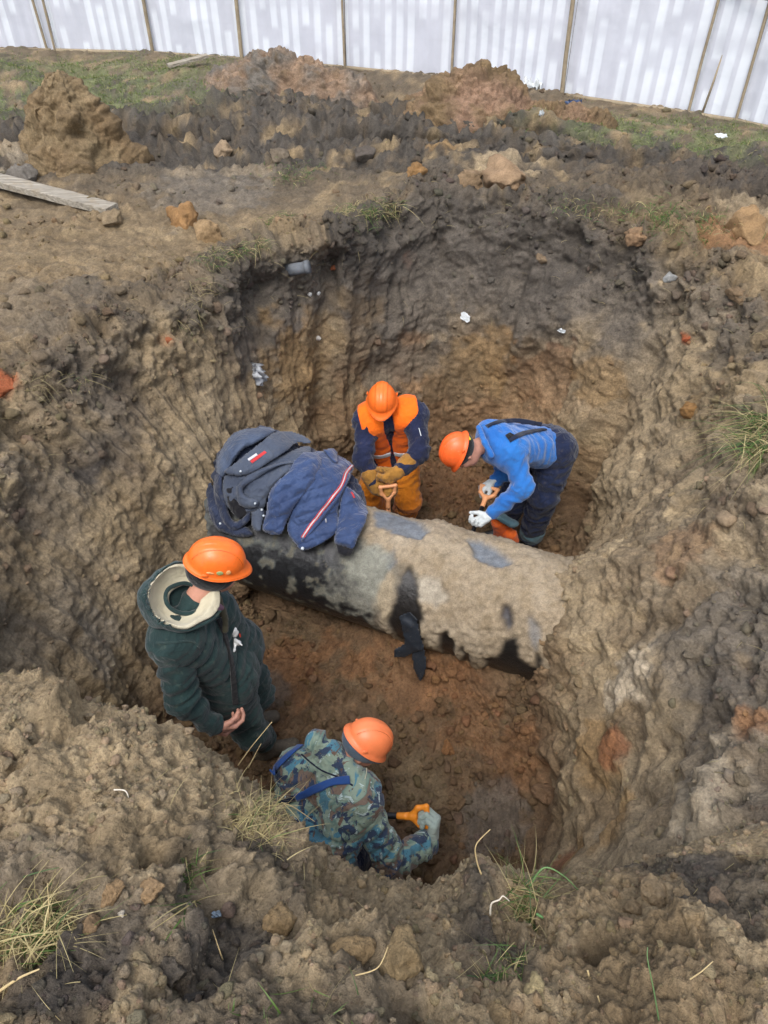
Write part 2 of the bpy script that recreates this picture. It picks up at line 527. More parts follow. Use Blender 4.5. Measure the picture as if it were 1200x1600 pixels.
GZ = GZ - (1 - sstep(0, .35, edge)) * (GZ + .15)
GZ = np.maximum(GZ, -2.2)
mb = np.stack([GX, GY, GZ], -1)
nm = grid_normals(mb, False)
if nm[280, 100, 2] < 0: nm = -nm
MP = mb.reshape(-1, 3).astype(np.float32); MN = nm.reshape(-1, 3)
mb1, mr1 = lumps(MP, 7, 2.0); mb2, mr2 = lumps(MP, 17, 4.0); mb3, mr3 = lumps(MP, 42, 6.0)
mf1 = fbm(MP * 2.2, 4, 31); mf2 = fbm(MP * 9, 4, 35); mf3 = fbm(MP * 38, 3, 39)
g1 = np.clip(.45 + mf1 * 1.2, .1, 1.1); g2 = np.clip(.6 - mf1, .2, 1.2)
mb4, mr4 = lumps(MP, 95, 12.0)
calm = sstep(.55, .85, MP[:, 0]) * sstep(.72, .85, MP[:, 1])
md = 0.034 * mb1 * g1 + 0.028 * mb2 * g2 + 0.020 * mb3 * (.5 + mf1) + 0.009 * mb4 + 0.045 * mf1 + 0.022 * mf2 + 0.011 * mf3 + .010 * (1 - 2 * np.abs(fbm(MP * 17, 3, 333)))
md -= 0.07 * sstep(.25, .6, -fbm(MP * 4.5, 3, 71))            # crevices between clods
md = md * (1 - .55 * calm)
for bx, by, br, bh in ((-.30, .82, .09, .07), (.30, .80, .10, .08), (-.36, .70, .06, .04), (.27, .68, .08, .05)):
    md = md + bh * np.exp(-(((MP[:, 0] - bx) ** 2 + (MP[:, 1] - by) ** 2) / br ** 2))
MPD = MP + MN * md[:, None]
MND_F = grid_faces(len(gx), len(gy))
ms = MPD.reshape(len(gx), len(gy), 3)[::3, ::3]
BV_M = bvh_of(ms.reshape(-1, 3), grid_faces(ms.shape[0], ms.shape[1]))

def hit(u, v, which='all'):
    """the point of the ground seen at pixel (u, v) of the photograph, with its normal"""
    o, d = Vector((0, 0, CZ)), Vector(ray(u, v))
    best = None
    for nme, bv in (('t', BV_T), ('m', BV_M)):
        if which != 'all' and which != nme: continue
        h = bv.ray_cast(o, d, 60)
        if h[0] is not None and (best is None or h[3] < best[3]): best = h
    if best is None: return Zp(u, v, 0), A([0, 0, 1.0])
    n = A(best[1])
    if np.dot(n, A(d)) > 0: n = -n
    return A(best[0]), n

# ---- soil colours, by place in the pit
def mixc(c, w, target):
    w = np.clip(w, 0, 1)[:, None]
    return c * (1 - w) + target * w
nA = fbm(P0 * 1.1, 4, 81); nB = fbm(P0 * 3.4, 4, 91); nC = fbm(P0 * 10, 3, 97)
c = np.tile(TAN2, (len(P0), 1))
c = mixc(c, .5 + nB, BROWN)
# walls: topsoil dark at the rim, tan clay below, orange-brown low down and at the back
depth = -Zz
c = mixc(c, W_wall * (.45 + 1.2 * nA) * .8, TAN)
topsoil = W_wall * sstep(1.02 + .4 * nA, .42 + .45 * nB, depth) * sstep(.25, .55, .52 + .5 * nB + .25 * nC + .25 * (np.abs(ang - 1.5) < .9))
c = mixc(c, topsoil * (.9 - .35 * (np.abs(ang) > 2.3)), DARK * 1.2)
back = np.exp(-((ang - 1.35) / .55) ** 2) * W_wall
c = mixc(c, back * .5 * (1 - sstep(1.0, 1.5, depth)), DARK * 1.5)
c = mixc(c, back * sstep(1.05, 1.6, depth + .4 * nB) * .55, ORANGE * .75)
c = mixc(c, W_right * .5, TAN * 1.0 )
c = mixc(c, W_right * np.clip(.1 + 1.3 * nB, 0, 1) * .6, BROWN * .95)
c = mixc(c, W_right * np.clip(-.1 + 1.6 * nA, 0, 1) * .5, TAN * 1.05)
c = mixc(c, W_left * .35 * (1 - topsoil), TAN * .95)
c = c * (1 + .16 * W_wall[:, None])  # wall colour lightened to offset the shade inside the pit
c = mixc(c, W_right * np.exp(-((ang - .42) / .22) ** 2) * .6, TAN * 1.1)
low = np.clip(W_floor + W_wall * sstep(.35, .05, REG), 0, 1)
c = mixc(c, low * .9, ORANGE * .26 + BROWN * .40 + GREY * .08)
c = mixc(c, W_floor * np.clip(.15 + 1.5 * nB, 0, 1) * .7, BROWN * .8)
c = mixc(c, W_floor * np.clip(-.1 + 1.8 * nA, 0, 1) * .6, ORANGE * .6)
# outside
c = mixc(c, W_out * .7 * np.clip(.45 + nB, 0, 1), TAN2 * .95)
greyout = W_out * np.clip(rowband * 1.0 + sstep(5.4, 6.4, Y) * .6, 0, 1) * sstep(-.35, .2, nB + .25)
c = mixc(c, greyout * .95, GREY * .45)
c = mixc(c, W_out * np.exp(-((Y - 7.0 + .2 * X) / .45) ** 2) * sstep(-.5, .3, nC + nB) * .6, DARK * .95)
c = mixc(c, W_out * sstep(6.4, 7.2, Y) * np.clip(.1 + 1.4 * nA, 0, 1) * .5, DARK * 1.2)
c = mixc(c, mud * np.exp(-(((X - 2.9) / 1.7) ** 2 + ((Y - 5.95) / .8) ** 2)) * .95, BLACK * 1.5)
c = mixc(c, W_out * np.clip(-.15 + 1.8 * nC * 1.2, 0, 1) * .3, BROWN)
c = mixc(c, W_rim * np.clip(.0 + 1.6 * nB, 0, 1) * .7, DARK * 1.3)
c = mixc(c, lawn * sstep(-.5, .3, nC + nB) * .8, GREEN)
c = mixc(c, W_out * sstep(9.5, 10.6, Y + .3 * X) * .6, DARK)
def patch(u, v, r, target, w=.8, stretch=1.0):
    """a patch of other soil round the place seen at (u, v)"""
    global c
    p, n = hit(u, v, 't')
    q = (P0 - p.astype(np.float32)) * A([1, 1, 1 / stretch])
    dd = np.linalg.norm(q, axis=1) / r + .55 * nB + .35 * nC
    c = mixc(c, w * sstep(1.15, .75, dd), target)
for a in [(5,600,.10,RUST*1.1,.95),(265,532,.05,RUST,.8),(1072,528,.05,RUST,.9),(640,405,.07,RUST*.6,.8),(522,415,.04,RUST,.8),(1080,635,.12,OCHRE*.9,.7),
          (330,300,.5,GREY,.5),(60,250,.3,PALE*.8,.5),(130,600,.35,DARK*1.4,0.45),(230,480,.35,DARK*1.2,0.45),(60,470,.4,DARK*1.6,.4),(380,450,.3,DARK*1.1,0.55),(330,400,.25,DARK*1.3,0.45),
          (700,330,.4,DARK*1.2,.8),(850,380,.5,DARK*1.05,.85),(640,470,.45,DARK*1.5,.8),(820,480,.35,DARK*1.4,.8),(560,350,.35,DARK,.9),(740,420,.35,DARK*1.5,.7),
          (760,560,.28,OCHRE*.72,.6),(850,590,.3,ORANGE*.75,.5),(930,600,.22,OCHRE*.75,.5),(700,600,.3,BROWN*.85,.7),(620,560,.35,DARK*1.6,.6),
          (470,560,.35,OCHRE*.75,.55),(560,480,.2,BROWN,.6),(500,520,.25,TAN,.4),(300,560,.25,TAN2,.6),(150,690,.25,DARK*1.7,0.42),(130,740,.12,BLACK*1.6,.7),(60,660,.3,TAN2,.5),
          (330,650,.35,TAN*1.0,.7),(250,620,.25,TAN2*1.05,.5),(220,800,.3,TAN2,.6),(300,740,.25,TAN*.95,.6),(110,950,.25,PALE*.8,.45),(150,1010,.2,GREY*1.5,.5),(40,900,.3,TAN2*.8,.5),
          (990,1060,.16,PALE*1.1,.85),(960,1100,.10,PALE*1.15,.8),(1100,620,.5,TAN2*.95,.6),(1150,520,.25,DARK*1.3,.6),(1100,480,.2,DARK*1.4,.6),(1000,760,.4,TAN,.55),(920,900,.25,TAN*1.05,.6),
          (930,1180,.2,OCHRE*.8,.6),(960,1160,.12,RUST*.8,.6),(1060,860,.2,ORANGE,.35),(1130,980,.35,GREY*.95,.6),(1150,1100,.3,DARK*1.7,.6),(1010,1150,.2,TAN,.5),(1180,1130,.08,ORANGE*1.2,.7),
          (1100,1250,.25,PALE*.85,.7),(960,1280,.15,OCHRE,.6),(900,1330,.12,OCHRE*.85,.7),(860,1220,.1,TAN*.8,.6),(930,1300,.06,PALE*.9,.5),
          (640,1050,.3,ORANGE*.75,.5),(740,1130,.2,ORANGE*.75,.5),(820,1180,.2,ORANGE*.75,.6),(700,1060,.15,ORANGE*.8,.6),(450,1040,.3,ORANGE*.7,.7),(420,1090,.15,GREY*.7,.6),(560,1040,.15,ORANGE*.8,.7),
          (770,1290,.22,GREY*.9,.6),(650,1230,.2,TAN2*.75,.6),(700,760,.4,ORANGE*.6,.6),(690,230,.12,OCHRE*.9,.6),(790,260,.25,TAN*1.1,.8),
          (880,1350,.1,RUST*.8,.6),(1150,360,.3,ORANGE*.9,.7),(1180,330,.25,TAN*1.05,.7),(1000,400,.15,DARK,.6),(300,130,.3,DARK*1.7,.4)]:
    patch(*a)
# tone varies at random from lump to lump; specks of chalk and brick everywhere
c = c * (1 + .30 * rv2[:, None] - .15) * (1 + .25 * rv3[:, None] - .12)
c = np.clip(c, .015, .8)
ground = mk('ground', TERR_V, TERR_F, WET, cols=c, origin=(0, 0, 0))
tag(ground, kind='structure')

mnA = fbm(MP * 1.8, 4, 181); mnB = fbm(MP * 5, 4, 191)
cm = np.tile(srgb(156, 136, 106), (len(MP), 1))
cm = mixc(cm, .5 + 1.2 * mnB, TAN * 1.12)
cm = mixc(cm, np.clip(-.15 + 1.2 * mnA, 0, 1) * .6, BROWN * 1.15)
def mpatch(x, y, r, t, w):
    global cm
    dd = np.hypot(MP[:, 0] - x, MP[:, 1] - y) / r + .5 * mnB + .5 * mnA
    cm = mixc(cm, w * sstep(1.15, .7, dd), t)
for u, v, r, t, w in [(80,1560,.2,BLACK*1.6,.9),(20,1350,.12,GREY,.6),(380,1350,.12,DARK*1.1,.9),(400,1420,.12,DARK*1.1,.9),(360,1480,.09,DARK,.8),(730,1440,.10,DARK,.8),(770,1490,.12,DARK*1.1,.8),(760,1400,.08,DARK*1.2,.7),
                      (1050,1360,.14,DARK*1.1,.85),(1150,1380,.2,DARK*1.2,.8),(1000,1530,.2,BROWN*.9,.6),(590,1570,.12,DARK*1.2,.6),(120,1390,.08,DARK*1.2,.7),(560,1390,.25,TAN*.98,.5),(200,1240,.3,TAN,.4),
                      (250,1430,.1,DARK*1.6,.5),(300,1590,.2,DARK*1.4,.6),(1100,1290,.2,PALE*.85,.6),(640,1440,.2,TAN,.5)]:
    h, _ = hit(u, v, 'm')
    mpatch(h[0], h[1], r, t, w)
cm = cm * (1 + .3 * mr2[:, None] - .15) * (1 + .22 * mr3[:, None] - .11) * (1 + .2 * mr4[:, None] - .1)
bank = mk('spoil_bank', MPD, MND_F, SOIL, cols=np.clip(cm, .015, .8), origin=(0, 0, 0))
tag(bank, kind='structure')
# ------------------------------------------------------------------ cloth and body materials
def cloth_mat(name, base, base2=None, rough=0.85, weave=True, dirt=0.35, dirtcol=None, wrinkle=1.0, sheen=0.2, scale=1.0, vcol=False):
    m, nt, b, out = new_mat(name)
    n1 = nnoise(nt, 5 * scale, 5, 0.6, dist=.6); n2 = nnoise(nt, 26 * scale, 5, 0.65)
    base2 = base2 if base2 is not None else A(base) * 0.72
    if vcol:
        at = nt.nodes.new('ShaderNodeAttribute'); at.attribute_name = 'Col'
        r = nramp(nt, n1.outputs[0], [(0.3, (.82,) * 3), (0.7, (1.12,) * 3)])
        c = nmix(nt, 'MULTIPLY', 1.0, at.outputs[0], r.outputs[0])
    else:
        c = nramp(nt, n1.outputs[0], [(0.35, tuple(base2)), (0.68, tuple(base))]).outputs[0]
    dc = dirtcol if dirtcol is not None else TAN * .9
    g = nramp(nt, n2.outputs[0], [(0.56, (0, 0, 0)), (0.72, (dirt,) * 3)])
    c = nmix(nt, 'MIX', g.outputs[0], c, tuple(dc))
    nt.links.new(c, b.inputs['Base Color'])
    b.inputs['Roughness'].default_value = rough
    b.inputs['Specular IOR Level'].default_value = 0.25
    b.inputs['Sheen Weight'].default_value = sheen
    n3 = nnoise(nt, 14 * scale, 3, 0.5, dist=1.5)
    srcs = [(n3.outputs[0], 0.45 * wrinkle, 0.03), (n2.outputs[0], 0.25 * wrinkle, 0.012)]
    if weave:
        n4 = nnoise(nt, 380, 2, 0.6); srcs.append((n4.outputs[0], 0.35, 0.0015))
    nbump(nt, b, srcs)
    return m

def plain_mat(name, color, rough=0.5, noise=0.15, scale=20, metal=0.0, bump=0.1, dirt=0.2, dirtcol=None, vcol=False, spec=.5):
    m, nt, b, out = new_mat(name)
    n1 = nnoise(nt, scale, 5, 0.65); n2 = nnoise(nt, scale * 2.7, 5, 0.7)
    r = nramp(nt, n1.outputs[0], [(0.3, (1 - noise,) * 3), (0.7, (1 + noise,) * 3)])
    if vcol:
        at = nt.nodes.new('ShaderNodeAttribute'); at.attribute_name = 'Col'; src = at.outputs[0]
    else: src = tuple(color)
    c = nmix(nt, 'MULTIPLY', 1.0, r.outputs[0], src)
    g = nramp(nt, n2.outputs[0], [(0.58, (0, 0, 0)), (0.70, (dirt,) * 3)])
    c = nmix(nt, 'MIX', g.outputs[0], c, tuple(dirtcol if dirtcol is not None else TAN * .8))
    nt.links.new(c, b.inputs['Base Color'])
    b.inputs['Roughness'].default_value = rough; b.inputs['Metallic'].default_value = metal
    b.inputs['Specular IOR Level'].default_value = spec
    nbump(nt, b, [(n2.outputs[0], bump, 0.004)])
    return m

# ------------------------------------------------------------------ implicit figures
def cone(a, b, ra, rb, k=.03, sq=1.0, n=None):
    """round cone; sq squashes it along direction n"""
    return ('c', A(a, float) if False else np.asarray(a, float), np.asarray(b, float), ra, rb, k, sq, None if n is None else unit(n))

def ball(c, r, k=.03, ax=None):
    """ellipsoid: r scalar or 3 radii along the rows of ax"""
    return ('e', np.asarray(c, float), np.broadcast_to(np.asarray(r, float), (3,)), np.eye(3) if ax is None else A([unit(a) for a in ax]), k)

def sdf_prim(pr, p):
    if pr[0] == 'c':
        _, a, b, ra, rb, k, sq, n = pr
        q = p - a; ba = b - a
        if sq != 1.0:
            h = np.clip(q @ ba / (ba @ ba + 1e-9), 0, 1)
            w = q - h[:, None] * ba
            wn_ = w @ n
            w = w + (wn_ * (1 / sq - 1))[:, None] * n
            return (np.linalg.norm(w, axis=1) - (ra + (rb - ra) * h)) * min(1, sq + .25)
        h = np.clip(q @ ba / (ba @ ba + 1e-9), 0, 1)
        return np.linalg.norm(q - h[:, None] * ba, axis=1) - (ra + (rb - ra) * h)
    _, c_, r, ax, k = pr
    q = (p - c_) @ ax.T
    k0 = np.linalg.norm(q / r, axis=1); k1 = np.linalg.norm(q / (r * r), axis=1) + 1e-9
    return k0 * (k0 - 1) / k1

def smin(a, b, k):
    h = np.clip(0.5 + 0.5 * (b - a) / k, 0, 1)
    return b * (1 - h) + a * h - k * h * (1 - h)

def sdf_all(prims, p):
    d = None
    for pr in prims:
        k = pr[5] if pr[0] == 'c' else pr[4]
        e = sdf_prim(pr, p)
        d = e if d is None else smin(d, e, max(k, 1e-4))
    return d

def bounds(prims, pad):
    lo, hi = [], []
    for pr in prims:
        if pr[0] == 'c':
            m = max(pr[3], pr[4]); lo.append(np.minimum(pr[1], pr[2]) - m); hi.append(np.maximum(pr[1], pr[2]) + m)
        else:
            m = pr[2].max(); lo.append(pr[1] - m); hi.append(pr[1] + m)
    return np.min(lo, 0) - pad, np.max(hi, 0) + pad

def surface_nets(fn, lo, hi, h):
    n = np.ceil((hi - lo) / h).astype(int) + 1
    xs = [lo[i] + h * np.arange(n[i]) for i in range(3)]
    G = np.stack(np.meshgrid(*xs, indexing='ij'), -1).reshape(-1, 3)
    val = fn(G).reshape(n)
    neg = val < 0
    cnt = np.zeros(n - 1, int)
    for dx in (0, 1):
        for dy in (0, 1):
            for dz in (0, 1):
                cnt += neg[dx:n[0] - 1 + dx, dy:n[1] - 1 + dy, dz:n[2] - 1 + dz]
    act = (cnt > 0) & (cnt < 8)
    idx = -np.ones(act.shape, int); idx[act] = np.arange(act.sum())
    ci = np.argwhere(act)
    acc = np.zeros((len(ci), 3)); num = np.zeros(len(ci))
    cor = [(x, y, z) for x in (0, 1) for y in (0, 1) for z in (0, 1)]
    for a in cor:
        for b in cor:
            if sum(b) - sum(a) == 1 and all(bb >= aa for aa, bb in zip(a, b)):
                va = val[tuple((ci + a).T)]; vb = val[tuple((ci + b).T)]
                m = (va < 0) != (vb < 0)
                t = np.where(m, va / (va - vb + 1e-12), 0)
                pt = A(a) + t[:, None] * (A(b) - A(a))
                acc += np.where(m[:, None], pt, 0); num += m
    V = lo + h * (ci + acc / num[:, None])
    Fc = []
    for ax in range(3):
        s0 = [slice(0, None)] * 3; s1 = [slice(0, None)] * 3
        s0[ax] = slice(0, n[ax] - 1); s1[ax] = slice(1, None)
        ch = neg[tuple(s0)] != neg[tuple(s1)]
        e = np.argwhere(ch)
        b, c_ = (ax + 1) % 3, (ax + 2) % 3
        ok = (e[:, b] > 0) & (e[:, c_] > 0) & (e[:, b] < n[b] - 1) & (e[:, c_] < n[c_] - 1)
        e = e[ok]
        if not len(e): continue
        def off(db, dc):
            q = e.copy(); q[:, b] -= db; q[:, c_] -= dc
            return idx[tuple(q.T)]
        f = np.stack([off(1, 1), off(0, 1), off(0, 0), off(1, 0)], 1)
        fl = neg[tuple(e.T)]
        f[~fl] = f[~fl][:, ::-1]
        Fc.append(f)
    return V, np.concatenate(Fc)

def vnormals(V, Fc):
    fn = np.cross(V[Fc[:, 2]] - V[Fc[:, 0]], V[Fc[:, 3]] - V[Fc[:, 1]])
    N = np.zeros_like(V)
    for k in range(4): np.add.at(N, Fc[:, k], fn)
    return unit(N)

def relax(V, Fc, it=2, lam=.5):
    e = np.concatenate([Fc[:, [0, 1]], Fc[:, [1, 2]], Fc[:, [2, 3]], Fc[:, [3, 0]]])
    for _ in range(it):
        S = np.zeros_like(V); C_ = np.zeros(len(V))
        np.add.at(S, e[:, 0], V[e[:, 1]]); np.add.at(C_, e[:, 0], 1)
        np.add.at(S, e[:, 1], V[e[:, 0]]); np.add.at(C_, e[:, 1], 1)
        V = V + lam * (S / C_[:, None] - V)
    return V

def fold_disp(prims, V, amp, fa=13., fc=6., seed=0., quilt=0, quilt_d=.006):
    """cloth folds running round each limb, and quilting seams if asked for"""
    best = np.full(len(V), 9.); al = np.zeros(len(V)); off = np.zeros((len(V), 3)); L = np.ones(len(V))
    for i, pr in enumerate(prims):
        if pr[0] != 'c': continue
        e = sdf_prim(pr, V); m = e < best
        ba = pr[2] - pr[1]; ln = np.linalg.norm(ba) + 1e-6
        h = (V - pr[1]) @ ba / ln
        w = V - pr[1] - (h / ln)[:, None] * ba
        best = np.where(m, e, best); al = np.where(m, h + i * .37, al)
        off = np.where(m[:, None], w, off)
    q = off * fc; q2 = q.copy(); q2[:, 0] += al * fa
    wv = noise3(V * 5, seed + 3) * .8
    q2[:, 1] += wv * 1.5; q2[:, 0] += 1.2 * noise3(V * 3.5, seed + 33)
    n = noise3(q2, seed)
    d = amp * (1 - 2.6 * np.abs(n)) + amp * .8 * noise3(V * 7, seed + 9) + amp * .35 * noise3(V * 22, seed + 19)
    if quilt:
        s = np.abs(np.sin(np.pi * (al + .012 * noise3(V * 9, seed + 4)) / quilt))
        d = d * .5 + quilt_d * (np.sqrt(s) - .75)
    return d

def figure_mesh(prims, h, relax_it=2, amp=0, quilt=0, seed=0., cut=None, fa=13., fc=6., qd=.006, inflate=0):
    lo, hi = bounds(prims, .03 + inflate)
    def fn(p):
        p = p.astype(np.float64)
        d = sdf_all(prims, p) - inflate
        if cut is not None: d = np.maximum(d, cut(p))
        return d
    V, Fc = surface_nets(fn, lo, hi, h)
    V = relax(V, Fc, relax_it)
    N = vnormals(V, Fc)
    if amp or quilt:
        V = V + N * fold_disp(prims, V, amp, fa, fc, seed, quilt, qd)[:, None]
    return V, Fc

def hand_prims(wr, kn, palm_n, thumb_s, curl=(60, 70, 40), fat=1.0, spread=.10, size=1.0, thumb_curl=35, curls=None):
    """wr wrist, kn direction of the metacarpals, palm_n palm normal, thumb_s side of the thumb.
    curl: flexion in degrees at the three joints"""
    d, n = unit(kn), None
    n = unit(palm_n - np.dot(palm_n, d) * d); t = unit(thumb_s - np.dot(thumb_s, d) * d - np.dot(thumb_s, n) * n)
    S = size; pr = []
    pr.append(cone(wr - d * .02 * S, wr + d * .02 * S, .027 * S * fat, .028 * S * fat, .01, .75, n))
    lens = [(.044, .026, .021), (.049, .030, .022), (.045, .028, .021), (.034, .021, .019)]
    offs = [.030, .010, -.011, -.030]; mc = [.088, .092, .087, .078]
    for i in range(4):
        r = (.0105, .0108, .010, .0088)[i] * fat * S
        b0 = wr + t * offs[i] * .6 * S + d * .015 * S
        k = wr + t * offs[i] * S + d * mc[i] * S
        pr.append(cone(b0, k, .016 * fat * S, .0135 * fat * S, .014))
        cu = curls[i] if curls else curl
        a = 0; p = k; dirv = unit(d + t * spread * offs[i] / .03)
        for j in range(3):
            a += math.radians(cu[j])
            v = math.cos(a) * dirv + math.sin(a) * n
            e = p + v * lens[i][j] * S
            pr.append(cone(p, e, r * (1.04 - .06 * j), r * (.98 - .07 * j), .003))
            p = e
    b0 = wr + t * .020 * S + d * .022 * S + n * .006 * S
    b1 = b0 + (d * .62 + t * .62 + n * .35) * .045 * S
    tc = math.radians(thumb_curl)
    v2 = unit(d * math.cos(tc) + t * .25 + n * math.sin(tc) * 1.3)
    b2 = b1 + v2 * .036 * S
    v3 = unit(v2 + n * .5 - t * .35)
    b3 = b2 + v3 * .028 * S
    pr += [cone(b0, b1, .017 * fat * S, .0135 * fat * S, .012), cone(b1, b2, .0125 * fat * S, .0115 * fat * S, .004), cone(b2, b3, .0115 * fat * S, .0095 * fat * S, .003)]
    return pr

SKIN = plain_mat('skin', srgb(196, 142, 120), .55, .12, 30, dirt=.12)
HAT = plain_mat('helmet_plastic', srgb(243, 112, 38), .38, .10, 38, dirt=.55, bump=.04, dirtcol=srgb(196, 120, 74))
HATR = plain_mat('helmet_plastic_red', srgb(240, 100, 40), .42, .10, 30, dirt=.5, bump=.05, dirtcol=srgb(200, 140, 100))
HATP = plain_mat('helmet_plastic_pale', srgb(246, 134, 82), .42, .06, 30, dirt=.4, bump=.04, dirtcol=srgb(200, 130, 92))
SEAM = plain_mat('helmet_seam', srgb(170, 66, 22), .5, .05, 14)
HAIR = cloth_mat('hair', srgb(42, 34, 28), rough=.7)
BLACKC = cloth_mat('black_knit', srgb(24, 24, 26), dirt=.1)
RUBBER = plain_mat('black_rubber', srgb(26, 26, 26), .45, .2, 30, dirt=.6)

def hard_hat(parent, centre, up, fwd, mat, scale=1.0, tilt_badge=None, peak_len=.034):
    up = unit(up); fwd = unit(np.asarray(fwd) - np.dot(fwd, up) * up); side = np.cross(up, fwd)
    c0 = np.asarray(centre, float)
    scale = scale * .875
    n_a, n_e = 96, 26
    a = np.linspace(0, 2 * np.pi, n_a, endpoint=False)
    ca, sa = np.cos(a), np.sin(a)
    def pt(x, y, z): return c0 + scale * (np.multiply.outer(x, fwd) + np.multiply.outer(y, side) + np.multiply.outer(z, up))
    rows = []
    # rolled rim first (outer flange), then the dome
    peak = peak_len * np.clip(ca, 0, 1) ** 3
    nape = .010 * np.clip(-ca, 0, 1) ** 2
    for fl, z in ((.002, -.012), (.008, -.014), (.010, -.008), (.004, -.002)):
        k = 1.0
        rows.append((ca * (.140 + fl + (peak + nape) * (fl > .003) * 1.0), sa * (.116 + fl), z - .018 * np.clip(ca, 0, 1) ** 3 * (fl > .003) - 0 * ca))
    for e in np.linspace(0.02, 1, n_e) ** 0.9 * np.pi / 2:
        ce, se = np.cos(e) ** .82, np.sin(e)
        x, y, z = .139 * ce * ca, .115 * ce * sa, .132 * se + 0 * ca
        ridge = .0055 * sstep(.050, .042, np.abs(y)) * sstep(0.0, .25, e)
        g = .004 * (sstep(.016, .011, np.abs(y))) * sstep(.1, .4, e)
        rows.append((x * (1 + ridge / .14), y * (1 + ridge / .14), z + ridge + g))
    V = np.stack([pt(*r) for r in rows], 1).reshape(-1, 3)      # (n_a, rows)
    Fc = grid_faces(n_a, len(rows), True)[:, ::-1]
    # inner skin gives the shell its thickness
    cen = c0 + scale * up * .02
    Vi = cen + (V - cen) * .975 + up * -.002
    Fi = Fc[:, ::-1] + len(V)
    m0 = len(rows)
    rimf = np.stack([np.arange(n_a) * m0, np.arange(n_a) * m0 + len(V), ((np.arange(n_a) + 1) % n_a) * m0 + len(V), ((np.arange(n_a) + 1) % n_a) * m0], 1)
    hat = mk('hard_hat', np.concatenate([V, Vi]), np.concatenate([Fc, Fi, rimf]), mat, parent)
    # moulded rim bead (sub-part) and side lugs
    bead = tube(pt(ca * (.149 + peak + nape), sa * .125, -.013 - .018 * np.clip(ca, 0, 1) ** 3)[list(range(n_a)) + [0]], .0032 * scale, 6, caps=False)
    mk('rim_bead', *bead, mat, hat)
    for s in (-1, 1):
        e = A([-.6, -.35, 0, .35, .6])
        line = []
        for t in np.linspace(-1.25, 1.25, 40):
            x = .139 * math.sin(t); zz = .132 * math.cos(t)
            k = math.sqrt(max(0, 1 - (.047 / .115) ** 2))
            line.append(pt(x * k * 1.03, s * .047, zz * k * 1.03 + .003))
        mk('seam_line', *tube(A(line), .0013 * scale, 5), SEAM, hat)
        lug = figure_mesh([ball(pt(-.055, s * .118, .012), A([.018, .007, .012]) * scale, .005, [fwd, side, up])], .004, 1)
        mk('side_lug', *lug, mat, hat)
    mk('front_emblem', *figure_mesh([ball(pt(.137, 0, .040), A([.004, .016, .010]) * scale, .005, [fwd, side, up])], .003, 1), mat, hat)
    return hat, pt

def head_parts(c, up, fwd, s=1.0):
    up = unit(up); fwd = unit(np.asarray(fwd) - np.dot(fwd, up) * up); side = np.cross(up, fwd)
    g = lambda x, y, z: np.asarray(c) + s * (x * fwd + y * side + z * up)
    pr = [ball(g(-.01, 0, .03), A([.098, .076, .095]) * s, .02, [fwd, side, up]),
          ball(g(.025, 0, -.04), A([.068, .058, .075]) * s, .03, [fwd, side, up]),
          ball(g(.062, 0, -.088), .022 * s, .02),                                 # chin
          cone(g(.090, 0, .004), g(.112, 0, -.030), .009 * s, .014 * s, .010),       # nose
          ball(g(.080, .0, .022), A([.012, .05, .010]) * s, .012, [fwd, side, up]),    # brow
          ball(g(.092, 0, -.056), A([.010, .024, .006]) * s, .006, [fwd, side, up]),    # upper lip
          ball(g(.089, 0, -.066), A([.010, .020, .006]) * s, .006, [fwd, side, up]),
          ball(g(.070, .036, -.025), .022 * s, .02), ball(g(.070, -.036, -.025), .022 * s, .02)]
    for q in (-1, 1):
        pr.append(ball(g(-.005, q * .078, -.008), A([.018, .008, .032]) * s, .006, [fwd, side, up]))
        pr.append(ball(g(.078, q * .032, .004), .012 * s, .004))
    return pr

def eyes(parent, c, up, fwd, s=1.0):
    up = unit(up); fwd = unit(np.asarray(fwd) - np.dot(fwd, up) * up); side = np.cross(up, fwd)
    for q in (-1, 1):
        p = np.asarray(c) + s * (.086 * fwd + q * .032 * side + .004 * up)
        mk('eye', *figure_mesh([ball(p, .0075, .01)], .0025, 1), EYE, parent)
EYE = plain_mat('eye', srgb(60, 50, 46), .2, .05, 20, dirt=0)

def person(label, J, body_r=1.0, group=None, base=None):
    root = empty('person', base, label, 'person', group)
    return root

def limb(J, a, b, ra, rb, k=.03): return cone(J[a], J[b], ra, rb, k)

def body_prims(J, r=.8, hf=None):
    neck, head = A(J['neck']), A(J['head'])
    pr = [cone(J['shL'], J['shR'], .065, .065, .05), cone(J['hipL'], J['hipR'], .09, .09, .05)]
    mid = (A(J['hipL']) + J['hipR']) / 2
    for s in 'LR':
        pr.append(cone(A(J['sh' + s]) * .7 + neck * .3, A(J['hip' + s]) * .8 + mid * .2, .085, .085, .06))
        pr += [cone(J['sh' + s], J['el' + s], .048, .038, .03), cone(J['el' + s], J['wr' + s], .038, .026, .02)]
        pr += [cone(J['hip' + s], J['kn' + s], .075, .052, .03), cone(J['kn' + s], J['an' + s], .052, .036, .02)]
    pr.append(cone(neck - unit(head - neck) * .03, head - unit(head - neck) * .03, .060, .056, .03))
    pr += head_parts(J['head'], J['hup'], J['hfw'])
    return pr

